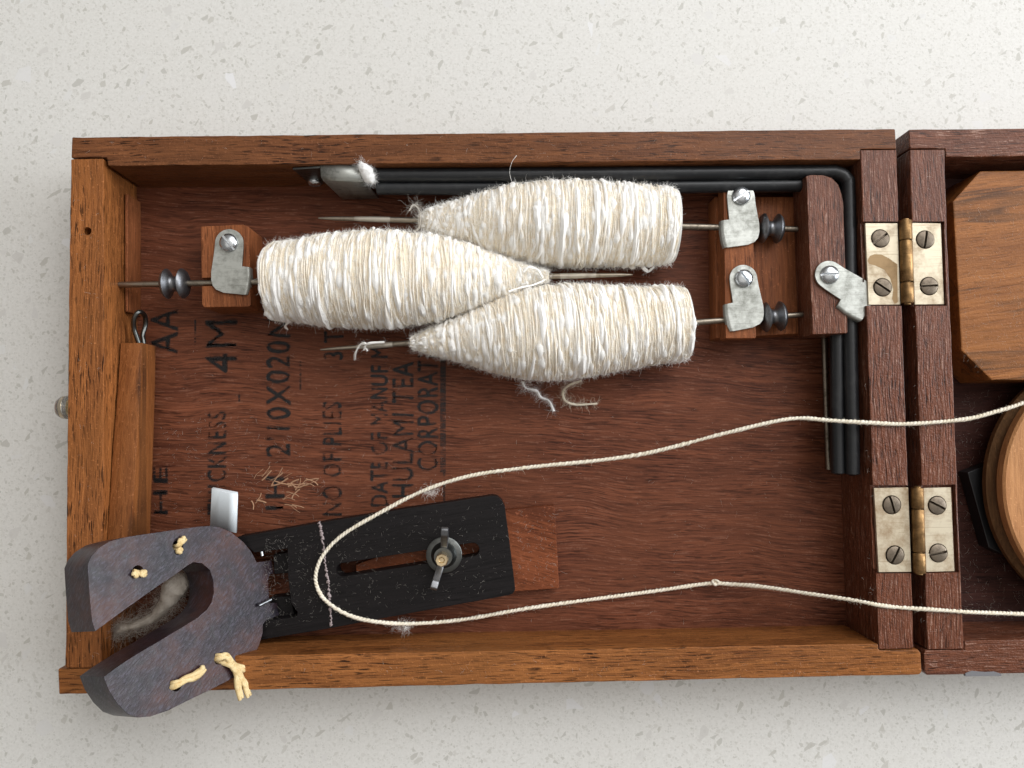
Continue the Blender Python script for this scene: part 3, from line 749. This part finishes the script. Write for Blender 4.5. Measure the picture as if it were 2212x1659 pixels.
    # grooved whorl
    if whorl_px:
        sw = along(whorl_px[0]); w = whorl_px[1]; R0 = .0056
        half = [(.0027, .0), (.0028, .16), (.0034, .26), (R0 * .93, .50), (R0, .56), (R0 * .985, .62), (R0 * .86, .80), (R0 * .60, .95), (.0022, 1.0), (.0010, 1.0)]
        prof_ = [(r_0, -w * z_0) for r_0, z_0 in reversed(half)] + [(r_0, w * z_0) for r_0, z_0 in half[1:]]
        link('whorl', lathe_mesh('whorl', prof_, 40, fz @ Matrix.Translation((0, 0, sw - sd))), M['turned'], root, 45)
    return root, A, d, along
sp1 = spindle('wound_spindle', 'top', [(905, 9), (930, 25), (960, 36), (1000, 47), (1050, 67), (1100, 80), (1180, 92), (1240, 94), (1300, 91), (1380, 88), (1450, 82)], 'r', 1453,
              'uppermost spindle wound with cream cotton yarn, bare point toward the left beside black rods', (1664, .0047), 5, .03)
sp2 = spindle('wound_spindle', 'mid', [(586, 80), (600, 84), (640, 88), (700, 98), (780, 105), (850, 105), (920, 97), (960, 89), (1000, 79), (1060, 55), (1110, 35), (1150, 19), (1185, 9)], 'l', 587,
              'middle spindle of cream cotton yarn, the only one with its point toward the right', (378, .0049), 6, .03)
sp3 = spindle('wound_spindle', 'low', [(888, 9), (905, 16), (930, 27), (980, 43), (1020, 59), (1060, 76), (1100, 89), (1150, 99), (1200, 103), (1250, 101), (1320, 93), (1400, 83), (1450, 81), (1478, 79)], 'r', 1479,
              'lowest spindle of cream cotton yarn with loose tufts hanging over the stencilled panel', (1670, .0047), 7, .03)

# loose ends on the spindles
def strand(name, pts, r, mat, parent, fuzz=0, fr=.00003, fl=.002):
    P = catmull([np.array(p) for p in pts], 8)
    n = len(P); rad = r * (1 + .25 * np.interp(np.arange(n), np.arange(0, n + 5, 5), rng.normal(size=n // 5 + 2)[:len(np.arange(0, n + 5, 5))]))
    o = tube(name, P, np.clip(rad, r * .4, r * 2), mat, parent, 6)
    if fuzz:
        i = rng.integers(0, n, fuzz)
        V, F = fibre_arrays(P[i] + rng.normal(size=(fuzz, 3)) * r * .5, rng.normal(size=(fuzz, 3)) * [1, 1, .4], np.abs(rng.normal(fl, fl * .5, fuzz)) + .0004, fr, 5, 1.0)
        V[:, 2] = np.maximum(V[:, 2], FLOOR + .0002)
        q = link('loose_fibres', arrays_mesh('loose_fibres', V, F), mat, o); q['kind'] = 'stuff'
    return o
r1, r2, r3 = sp1[0], sp2[0], sp3[0]
strand('loose_tuft', [pt('m', 1128, 824, .014), pt('m', 1136, 838, .012), pt('m', 1158, 844, .010), pt('m', 1168, 858, .0085), pt('m', 1186, 866, .0075), pt('m', 1196, 888, .0068)], .00045, M['fluff'], r3, 420, .00004, .0025)
strand('loose_tuft', [pt('m', 1255, 822, .013), pt('m', 1228, 833, .011), pt('m', 1216, 848, .009), pt('m', 1222, 866, .0075), pt('m', 1245, 874, .007), pt('m', 1290, 872, .007)], .0004, M['cord'], r3, 380, .00004, .0022)
strand('loose_thread', [pt('m', 766, 777, .014), pt('m', 768, 762, .019), pt('m', 778, 745, .0215), pt('m', 790, 742, .0225), pt('m', 786, 756, .020)], .0004, M['fibre'], r3, 40)
strand('loose_thread', [pt('m', 793, 757, .0195), pt('m', 788, 748, .0215), pt('m', 800, 741, .0228), pt('m', 830, 739, .0222)], .0004, M['fibre'], r3, 20)
strand('loose_thread', [pt('m', 1098, 630, .036), pt('m', 1125, 621, .034), pt('m', 1150, 616, .029), pt('m', 1175, 606, .026)], .0003, M['fibre'], r2, 60)
strand('loose_thread', [pt('m', 1130, 588, .031), pt('m', 1142, 577, .031), pt('m', 1160, 582, .029), pt('m', 1172, 600, .027)], .0004, M['fibre'], r2, 90)
strand('loose_thread', [pt('m', 576, 603, .024), pt('m', 582, 596, .024), pt('m', 588, 602, .024), pt('m', 582, 611, .023), pt('m', 592, 614, .024)], .0002, M['fibre'], r2, 120)
strand('loose_thread', [pt('m', 622, 712, .014), pt('m', 616, 705, .016), pt('m', 624, 695, .018)], .0004, M['fibre'], r2, 20)
strand('loose_thread', [pt('m', 884, 455, .024), pt('m', 893, 443, .024), pt('m', 904, 452, .024), pt('m', 908, 470, .0235), pt('m', 905, 492, .022), pt('m', 895, 500, .021)], .00035, M['lint'], r1, 220, fl=.004)
strand('loose_thread', [pt('m', 1388, 577, .019), pt('m', 1400, 586, .017), pt('m', 1412, 577, .019)], .0006, M['fluff'], r1, 40)
strand('loose_tuft', [pt('m', 1484, 699, .0220), pt('m', 1494, 703, .0235), pt('m', 1503, 697, .0228)], .0008, M['lint'], r3, 60, fl=.0014)
strand('loose_thread', [pt('m', 1116, 336, RIM + .0004), pt('m', 1106, 350, RIM + .001), pt('m', 1101, 372, .034), pt('m', 1106, 395, .035)], .00006, M['fibre'], r1)

# ------------------------------------------------------------------ bent rods and their cotton
def bent(name, pts, r, mat, label, cat='metal rod'):
    P = catmull(pts, 12); o = tube(name, P, r, mat, None, 16); return finish_props(o, label, cat)
z1, z2 = .0248, .0222
bent('bent_rod', [pt('m', 796, 378, z1), pt('m', 1000, 378, z1), pt('m', 1300, 376, z1), pt('m', 1600, 373, z1), pt('m', 1770, 371.5, z1), pt('m', 1806, 373, z1), pt('m', 1828, 388, z1), pt('m', 1833, 425, z1), pt('m', 1836, 700, z1), pt('m', 1840, 900, z1), pt('m', 1841.5, 1024, z1)],
     .0026, M['black_rod'], 'outer black metal rod bent round the upper right corner of the tray')
bent('bent_rod', [pt('m', 815, 406, z2), pt('m', 1000, 406, z2), pt('m', 1300, 404, z2), pt('m', 1600, 401, z2), pt('m', 1760, 400, z2), pt('m', 1787, 402, z2), pt('m', 1803, 416, z2), pt('m', 1806, 450, z2), pt('m', 1808, 700, z2), pt('m', 1809, 900, z2), pt('m', 1811, 1022, z2)],
     .0026, M['black_rod'], 'inner black metal rod nested inside the outer bent rod')
bent('thin_rod', [pt('m', 1777, 520, .0075), pt('m', 1781, 740, .0075), pt('m', 1785, 880, .0075), pt('m', 1790, 1014, .0075)], .0011, M['rod'], 'thin bare grey rod standing beside the black rods near the hinges')
# pinch of cotton stuffed into the clip
def tuft(name, centres, rads, mat, n, label, cat, fl=.003, floor=None):
    bm = bmesh.new()
    C = catmull(centres, 6); R_ = np.interp(np.linspace(0, 1, len(C)), np.linspace(0, 1, len(rads)), rads)
    v, f, t = tube_arrays(C, R_, 14)
    for i in range(len(v)):
        v[i] += np.array(noise.noise_vector(Vector(v[i]) * 420)) * R_.mean() * .30 + np.array(noise.noise_vector(Vector(v[i]) * 1100)) * R_.mean() * .14
    me = bpy.data.meshes.new(name); me.from_pydata(v.tolist(), [], f.tolist() + t.tolist()); me.update()
    o = link(name, me, mat, None, 80); finish_props(o, label, cat)
    i = rng.integers(0, len(v), n)
    c = v.mean(0); dirs = (v[i] - c); dirs = dirs / (np.linalg.norm(dirs, axis=1)[:, None] + 1e-9) * .5 + rng.normal(size=(n, 3)) * .7
    V, F = fibre_arrays(v[i], dirs, np.abs(rng.normal(fl, fl * .5, n)) + .0004, .00003, 5, 1.2)
    q = link('loose_fibres', arrays_mesh('loose_fibres', V, F), mat, o); q['kind'] = 'stuff'
    return o
tuft('cotton_pinch', [pt('t3', 655, 150, .0298), pt('t3', 685, 180, .0296), pt('t3', 720, 235, .0288), pt('t3', 750, 300, .0280), pt('t3', 775, 340, .0270)], [.0009, .0019, .0024, .0020, .0008], M['fluff'], 1100,
     'bright white pinch of cotton stuffed into the end of the metal clip', 'cotton', .0015)

# ------------------------------------------------------------------ wooden bar with a wire eye
bar = empty('wooden_bar', pt('c6', 620, 900, FLOOR), 'slim orange brown wooden bar with a wire eye, leaning along the left wall', 'wooden bar')
def bar_section(xa, xb, xc, y, za):
    A, Bv = pt('c6', xa, y, za), pt('c6', xb, y, za)
    return A, Bv
rows = []
for y, xl, xr, z, hh in ((368, 505, 664, .0204, .0108), (700, 485, 648, .0226, .0118), (1100, 452, 625, .0253, .0128), (1500, 427, 600, .0271, .0138), (1900, 402, 580, .0287, .0145)):
    A, Bv = pt('c6', xl, y, z), pt('c6', xr, y, z)
    mid = Vector((Bv.x + .0003, Bv.y, z - hh)); rows.append([A, Bv, mid, Vector((A.x + .0004, A.y, z - hh))])
bm = bmesh.new(); R_ = [[bm.verts.new(p) for p in r] for r in rows]
for A, B in zip(R_, R_[1:]):
    for k in range(4): bm.faces.new((A[k], A[(k + 1) % 4], B[(k + 1) % 4], B[k]))
bm.faces.new(R_[0]); bm.faces.new(list(reversed(R_[-1]))); bmesh.ops.recalc_face_normals(bm, faces=bm.faces)
es = [e for e in bm.edges if e.calc_face_angle(0) > .5]
bmesh.ops.bevel(bm, geom=es, offset=.0004, segments=2, affect='EDGES', profile=.5)
bmo = link('bar_body', bm_mesh(bm, 'bar_body'), M['bar'], bar, 35)
E0 = pt('c6', 640, 375, .0150)
tube('wire_eye', catmull([E0 + Vector((-.0004, -.003, 0)), E0, pt('c6', 605, 270, .0165), pt('c6', 604, 200, .0185), pt('c6', 625, 155, .0190), pt('c6', 655, 145, .0175), pt('c6', 682, 175, .0140), pt('c6', 688, 235, .0120), pt('c6', 668, 310, .0125), E0 + Vector((.0008, .0012, -.002)), E0 + Vector((.0008, -.002, -.002))], 8), .0009, M['dark_metal'], bar, 10)

# ------------------------------------------------------------------ spindle stand: slotted arm, raised fork, wing nut
stand = empty('spindle_stand', pt('c8', 900, 650, FLOOR), 'black slotted wooden arm with a raised two pronged fork and wing nut', 'spindle stand')
ZA = .0185
def slot_poly(f, a_, b_, w, z, n=10):
    A, B = pt(f, *a_, z).xy, pt(f, *b_, z).xy; d = (B - A).normalized(); s = Vector((-d.y, d.x)); th = math.atan2(d.y, d.x)
    return [A + Vector((math.cos(t), math.sin(t))) * w for t in np.linspace(th + math.pi / 2, th + math.pi * 1.5, n)] + [B + Vector((math.cos(t), math.sin(t))) * w for t in np.linspace(th - math.pi / 2, th + math.pi / 2, n)]
arm_out = [(1560, 160), (1592, 166), (1620, 190), (1640, 235), (1672, 480), (1702, 720), (1704, 745), (1690, 770), (1665, 780), (900, 920), (560, 985), (100, 1062),
           (30, 1070), (20, 990), (135, 945), (345, 915), (350, 885), (310, 830), (290, 660), (288, 490), (80, 515), (-30, 420), (480, 330), (1000, 245)]
prism('slotted_arm', poly('c8', arm_out, ZA), .0107, ZA, M['ebony'], stand, holes=[slot_poly('c8', (632, 622), (1440, 496), size_at(41 * .347, ZA), ZA)], bevel=.0006)
sl0 = catmull([pt('c8', x, y, ZA - .0001) for x, y in ((487, 328), (503, 420), (520, 560), (540, 700), (552, 830), (562, 968))], 16)
sl0[:, 0] += rng.normal(size=len(sl0)) * .00022
tube('scored_line', sl0, np.clip(.00042 + .00025 * rng.normal(size=len(sl0)), .00012, .0010), M['chalk'], stand, 6)
for shade_outline in ([(1452, 470), (1552, 455), (1556, 592), (1458, 600)], [(1430, 752), (1562, 742), (1600, 890), (1490, 900), (1436, 800)]):
    prism('shade_block', poly('c7', shade_outline, .0130), .0060, .0130, M['ebony'], stand, bevel=.0004)  # dark blocks added in the hinge gaps in place of the arm's shadow
# washer, wing nut and bolt
wc = pt('c8', 1262, 527, ZA); wr = size_at(110 * .347, ZA)
link('washer', lathe_mesh('washer', [(.0018, .0001), (wr, .0001), (wr, .0009), (wr - .0003, .0011), (.0018, .0011)], 40, Matrix.Translation(wc)), M['dark_metal'], stand, 40)
nt_ = link('wing_nut', lathe_mesh('wing_nut', [(0, .0011), (.0048, .0011), (.0045, .0025), (.0036, .0050), (.0033, .0055), (0, .0055)], 30, Matrix.Translation(wc)), M['dark_metal'], stand, 40)
wd = (pt('c8', 1292, 400, ZA) - pt('c8', 1236, 700, ZA)); wa = math.atan2(wd.y, wd.x)
for s_ in (1, -1):
    prof_ = [(.0020, .0018), (.0050, .0020), (.0080, .0045), (.0108, .0075), (.0114, .0095), (.0104, .0106), (.0082, .0098), (.0058, .0068), (.0036, .0052), (.0020, .0050)]
    fr = Matrix.Translation(wc) @ Matrix.Rotation(wa + (0 if s_ > 0 else math.pi) + .10 * s_, 4, 'Z') @ Matrix.Rotation(math.pi / 2, 4, 'X')
    prism('wing', prof_, -.0013, .0013, M['turned'], nt_, frame=fr, bevel=.0004)
link('bolt_end', lathe_mesh('bolt_end', [(0, .004), (.0024, .004), (.0024, .0098), (.0021, .0102), (.0012, .0101), (.0008, .0096), (0, .0096)], 8, Matrix.Translation(wc + Vector((-.0002, -.0004, 0)))), M['gold_bolt'], nt_, 30)
# fork, swung up about its hinge
TH, PH = math.radians(54), math.radians(11)
HO = pt('c7', 1440, 690, .0150)
nF = Vector((math.cos(PH) * math.sin(TH), math.sin(PH) * math.sin(TH), math.cos(TH)))
eS = Vector((math.sin(PH), -math.cos(PH), 0)); eA = eS.cross(nF).normalized()
FM = Matrix.Identity(4)
for i in range(3): FM[i][0], FM[i][1], FM[i][2], FM[i][3] = eA[i], eS[i], nF[i], HO[i]
FI = FM.inverted()
if (eA.cross(eS)).dot(nF) < 0:
    pass
def fk(x, y):
    p = FI @ on_plane(*px('c7', x, y), HO, nF); return (p.x, p.y)
outl = [(240, 540), (262, 485), (310, 430), (380, 385), (470, 360), (560, 345), (800, 310), (960, 288), (1045, 283), (1110, 293), (1180, 325), (1260, 390), (1310, 452), (1345, 520), (1443, 510), (1455, 592),
        (1427, 602), (1420, 640), (1426, 755), (1432, 785), (1480, 787), (1490, 865), (1402, 905), (1386, 925), (1384, 985), (1362, 1060), (1330, 1130), (1280, 1200), (1200, 1272), (1050, 1350), (900, 1422), (760, 1492), (650, 1528),
        (570, 1535), (500, 1510), (435, 1445), (380, 1360), (345, 1270), (440, 1200), (560, 1122), (700, 1040), (850, 950), (960, 882), (1020, 830), (1052, 780), (1066, 715), (1062, 640), (1040, 572), (990, 528), (930, 520), (890, 545), (830, 590), (700, 676), (500, 818), (290, 972), (268, 900), (250, 700)]
def ring(x, y, r, n=14):
    cx_, cy_ = fk(x, y); return [(cx_ + r * math.cos(2 * math.pi * k / n), cy_ + r * math.sin(2 * math.pi * k / n)) for k in range(n)]
FT = .0150
def dense(P, step=.002):
    out = []
    for a_, b_ in zip(P, P[1:] + P[:1]):
        a_, b_ = Vector(a_), Vector(b_); n = max(1, int((b_ - a_).length / step)); out += [tuple(a_.lerp(b_, k / n)) for k in range(n)]
    return out
fork = prism('fork', dense([fk(*p) for p in outl]), -FT, 0, M['rosewood'], stand, holes=[ring(830, 412, .0019), ring(568, 580, .0019), ring(822, 1325, .0018), ring(1098, 1152, .0018)], frame=FM, bevel=.0007, seg=3)
fork['label'] = 'slate purple wooden fork with an angled slot and four tied holes'
def fp(x, y, h=0.0):
    q_ = fk(x, y); return FM @ Vector((q_[0], q_[1], h))
def tie(paths, r=.00075):
    parts = []
    for P in paths:
        c = catmull(P, 8); n = len(c)
        for k in range(3):
            off = np.array(eA) * math.cos(k * 2.1) * r * .7 + np.array(eS) * math.sin(k * 2.1) * r * .7
            tw = np.linspace(0, 5, n)[:, None]; o2 = np.cos(tw + k * 2.1) * np.array(eA) * r * .8 + np.sin(tw + k * 2.1) * np.array(eS) * r * .8
            v, f, _ = tube_arrays(c + o2, r * (.9 + .2 * np.sin(np.linspace(0, 9, n) + k)), 6, False); parts.append((v, f))
    V, F = join_arrays(parts)
    link('string_tie', arrays_mesh('string_tie', V, F), M['raffia'], fork, 60)
tie([[fp(840, 425, -.006), fp(832, 420, -.001), fp(825, 405, .0012), fp(845, 380, .0012), fp(862, 372, .0010)], [fp(836, 420, -.004), fp(838, 440, .0005), fp(832, 450, .0004)]])
tie([[fp(575, 590, -.006), fp(570, 592, -.0005), fp(548, 600, .0010), fp(535, 592, .0010)], [fp(575, 585, -.004), fp(590, 592, .0008), fp(602, 598, .0008)]])
tie([[fp(815, 1335, -.006), fp(800, 1318, .0006), fp(850, 1288, .0016), fp(920, 1265, .0016), fp(965, 1230, .0014), fp(982, 1222, .0012)]], .0009)
tie([[fp(1085, 1165, -.006), fp(1092, 1135, .0006), fp(1130, 1135, .0018), fp(1180, 1190, .0018), fp(1230, 1215, .0016), fp(1265, 1220, .0014)],
     [fp(1105, 1150, -.003), fp(1150, 1180, .0018), fp(1195, 1240, .0018), fp(1205, 1310, .0016), fp(1228, 1408, .0012)],
     [fp(1160, 1185, .002), fp(1210, 1250, .002), fp(1255, 1320, .0016), fp(1280, 1390, .0012)]], .0008)
for A, B in (((1362, 440), (1368, 480)), ((1345, 805), (1425, 765))):
    tube('hinge_pin', [fp(A[0], A[1], .0012), fp(*B, .0012)], .0006, M['steel'], stand, 8)
# cotton sliver lying in the tray under the fork
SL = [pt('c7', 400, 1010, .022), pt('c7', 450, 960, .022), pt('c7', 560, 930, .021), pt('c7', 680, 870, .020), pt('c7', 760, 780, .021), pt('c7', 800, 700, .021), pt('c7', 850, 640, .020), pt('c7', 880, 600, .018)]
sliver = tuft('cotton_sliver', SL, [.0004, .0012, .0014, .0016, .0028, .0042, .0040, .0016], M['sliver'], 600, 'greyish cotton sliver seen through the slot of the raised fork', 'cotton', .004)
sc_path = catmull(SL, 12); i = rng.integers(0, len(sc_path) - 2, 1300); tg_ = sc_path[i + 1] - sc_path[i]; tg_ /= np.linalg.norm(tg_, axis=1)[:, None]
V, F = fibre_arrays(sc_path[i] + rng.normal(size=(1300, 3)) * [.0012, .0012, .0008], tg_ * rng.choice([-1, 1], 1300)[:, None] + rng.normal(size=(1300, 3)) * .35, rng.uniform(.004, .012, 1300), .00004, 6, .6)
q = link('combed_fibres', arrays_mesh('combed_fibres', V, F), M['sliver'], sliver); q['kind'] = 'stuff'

# ------------------------------------------------------------------ drive cord
path = [(2330, 820, RIM), (2212, 869, RIM + .001), (2150, 889, RIM + .001), (2080, 906, RIM + .0013), (1960, 916, RIM + .0010), (1880, 913, RIM + .0014), (1800, 908, RIM + .0008), (1727, 903, .0305), (1660, 913, .030), (1560, 937, .028), (1400, 979, .024), (1250, 999, .0215), (1120, 1013, .0200), (1020, 1027, .0196), (930, 1054, .0195), (830, 1103, .0194), (745, 1152, .0194),
        (700, 1196, .0194), (682, 1240, .0194), (688, 1276, .0194), (712, 1305, .0194), (760, 1331, .0194), (830, 1345, .0185), (900, 1347, .0140), (1000, 1338, .0095), (1150, 1313, .0075), (1300, 1292, .0068), (1440, 1273, .0068), (1510, 1263, .0072), (1545, 1260, .0085), (1580, 1262, .0100), (1640, 1267, .0150), (1760, 1284, .0245), (1860, 1300, RIM), (1900, 1307, RIM + .0009), (1970, 1314, RIM + .0004), (2070, 1320, RIM + .0009), (2212, 1327, .029), (2340, 1330, .028)]
C = catmull([at(x, y, z) for x, y, z in path], 40)
seg = np.linalg.norm(np.diff(C, axis=0), axis=1); sl_ = np.concatenate([[0], np.cumsum(seg)])
n = int(sl_[-1] / .00035); su = np.linspace(0, sl_[-1], n)
C = np.stack([np.interp(su, sl_, C[:, i]) for i in range(3)], 1)
T = np.gradient(C, axis=0); T /= np.linalg.norm(T, axis=1)[:, None]; S_ = np.cross(T, [0, 0, 1.]); S_ /= np.linalg.norm(S_, axis=1)[:, None]; N_ = np.cross(S_, T)
parts = []
wig = np.interp(np.arange(n), np.arange(0, n + 40, 40), rng.normal(size=len(np.arange(0, n + 40, 40)))) * .00008
for k in range(2):
    a_ = su / .0027 * 2 * np.pi + k * np.pi + 2.5 * wig / .00008 * .3
    v, f, _ = tube_arrays(C + (np.cos(a_)[:, None] * S_ + np.sin(a_)[:, None] * N_) * .00025 + S_ * wig[:, None], .00052 * (1 + .14 * np.interp(np.arange(n), np.arange(0, n + 12, 12), rng.normal(size=len(np.arange(0, n + 12, 12))))), 7, False); parts.append((v, f))
V, F = join_arrays(parts)
cord = link('looped_string', arrays_mesh('looped_string', V, F), M['cord'], None, 60)
finish_props(cord, 'cream twisted cotton string looping across both trays and over the black arm', 'string')
K0 = at(1545, 1258, .0085)
knot = [K0 + Vector((.0010 * math.cos(t * 1.0) * (1 + .2 * math.sin(3 * t)), .0008 * math.sin(t), .0005 * math.sin(2 * t) + .0004)) for t in np.linspace(0, 10, 16)]
tube('knot', catmull(knot, 5), .0005, M['cord'], cord, 7)
i = rng.integers(0, n, 3500)
V, F = fibre_arrays(C[i] + rng.normal(size=(3500, 3)) * .0003, rng.normal(size=(3500, 3)), np.abs(rng.normal(.0008, .0006, 3500)) + .0003, .000025, 4, .8)
q = link('loose_fibres', arrays_mesh('loose_fibres', V, F), M['cord'], cord); q['kind'] = 'stuff'
for (x, y, z, nn) in ((930, 1062, .019, 160), (870, 1352, .015, 260)):
    c_ = np.array(at(x, y, z)); V, F = fibre_arrays(c_ + rng.normal(size=(nn, 3)) * [.0016, .0007, .0006], rng.normal(size=(nn, 3)) * [1, 1, .3], np.abs(rng.normal(.0022, .001, nn)) + .0005, .00003, 5, 1.2)
    q = link('lint_tuft', arrays_mesh('lint_tuft', V, F), M['fibre'], cord); q['kind'] = 'stuff'

# ------------------------------------------------------------------ things in the lid tray
zo = .0255
o8 = [pt('t4', 432, 186, zo).xy, pt('t4', 252, 386, zo).xy, pt('t4', 308, 1362, zo).xy, pt('t4', 505, 1556, zo).xy]
ow = .085
octo = prism('octagonal_board', [o8[0], o8[1], o8[2], o8[3], Vector((o8[3].x + ow - .018, o8[3].y - .001)), Vector((o8[2].x + ow + .012, o8[2].y)), Vector((o8[1].x + ow + .012, o8[1].y)), Vector((o8[0].x + ow - .012, o8[0].y))], FLOOR, zo, M['octagon'], None, bevel=.0007)
finish_props(octo, 'octagonal orange brown wooden block with dark grain stripes in the right hand tray', 'wooden block')
zc = .0262; wcx = at(2168.3, 1062, zc); Rw = .0485
wheel = empty('flywheel', (wcx.x + Rw, wcx.y, FLOOR), 'round pale wooden drive wheel at the right edge of the photo', 'wheel')
fr = Matrix.Translation((wcx.x + Rw, wcx.y, 0))
link('wheel_disc', lathe_mesh('wheel_disc', [(0, .0215), (Rw - .0005, .0215), (Rw, .0222), (Rw, .0255), (Rw - .0008, .0262), (0, .0262)], 120, fr), M['wheel'], wheel, 30)
M['wheel_edge'] = wood('wheel_edge_wood', (.10, .052, .024), (.20, .105, .045), 'y', pore=.3, rough=.5, seed=14.0, tone=False)
link('wheel_groove', lathe_mesh('wheel_groove', [(0, .0150), (Rw + .0008, .0150), (Rw + .0010, .0175), (Rw - .0014, .0196), (Rw - .0010, .0214), (0, .0214)], 120, fr), M['wheel_edge'], wheel, 30)
link('axle', lathe_mesh('axle', [(0, FLOOR), (.007, FLOOR), (.007, .0149), (0, .0149)], 24, fr), M['dark_metal'], wheel, 30)
br = prism('black_bracket', poly('t5', [(290, 442), (408, 398), (560, 400), (560, 430), (374, 444), (402, 560), (470, 760), (540, 860), (540, 905), (488, 892), (405, 852)], .0120), FLOOR, .0120, M['black_paint'], None, bevel=.0005)
finish_props(br, 'black angular bracket lying partly under the pale wheel', 'bracket')

# ------------------------------------------------------------------ dusty lint that has settled everywhere
def lint(n, region, z, fl=.0013, r=.000028):
    x = rng.uniform(region[0], region[2], n); y = rng.uniform(region[1], region[3], n)
    P = np.array([at(a_, b_, z) for a_, b_ in zip(x, y)])
    dirs = rng.normal(size=(n, 3)) * [1, 1, .12] + [0, 0, .05]
    V, F = fibre_arrays(P, dirs, np.abs(rng.normal(fl, fl * .6, n)) + .0003, r, 4, .9)
    zz = V[:, 2]; V[:, 2] = np.maximum(z + np.abs(zz - z) * .35, z + .00003); return V, F
L = [lint(520, (340, 760, 1780, 1340), FLOOR), lint(260, (340, 900, 720, 1130), FLOOR), lint(420, (2070, 850, 2212, 1330), FLOOR, .0017), lint(260, (2082, 440, 2212, 800), zo, .0014, .000022),
     lint(90, (160, 300, 1920, 340), RIM), lint(70, (1865, 330, 1930, 1390), RIM), lint(90, (1975, 330, 2035, 1390), RIM), lint(110, (560, 1430, 1980, 1465), RIM), lint(60, (160, 360, 215, 1420), RIM)]
def lint_on_arm(n):
    A, B, D = pt('c8', 100, 600, ZA), pt('c8', 1650, 400, ZA), Vector((.0, -.0, 0))
    u = rng.random(n); w = rng.uniform(-.5, .5, n); out = []
    P = np.array([pt('c8', 150 + 1500 * a_, 700 - 230 * a_ + b_ * 560, ZA) for a_, b_ in zip(u ** 2.0, w)])
    V, F = fibre_arrays(P, rng.normal(size=(n, 3)) * [1, 1, .12], np.abs(rng.normal(.0008, .0007, n)) + .0003, .000022, 4, .7)
    V[:, 2] = np.maximum(ZA + np.abs(V[:, 2] - ZA) * .35, ZA + .00003); return V, F
L.append(lint_on_arm(900))
L.append(lint(160, (1115, 1100, 1200, 1265), .0105, .0010))
V, F = join_arrays(L)
lo = link('lint', arrays_mesh('lint', V, F), M['lint'])
finish_props(lo, 'short pale cotton fibres and dusty bits settled over the wood', 'lint', kind='stuff')
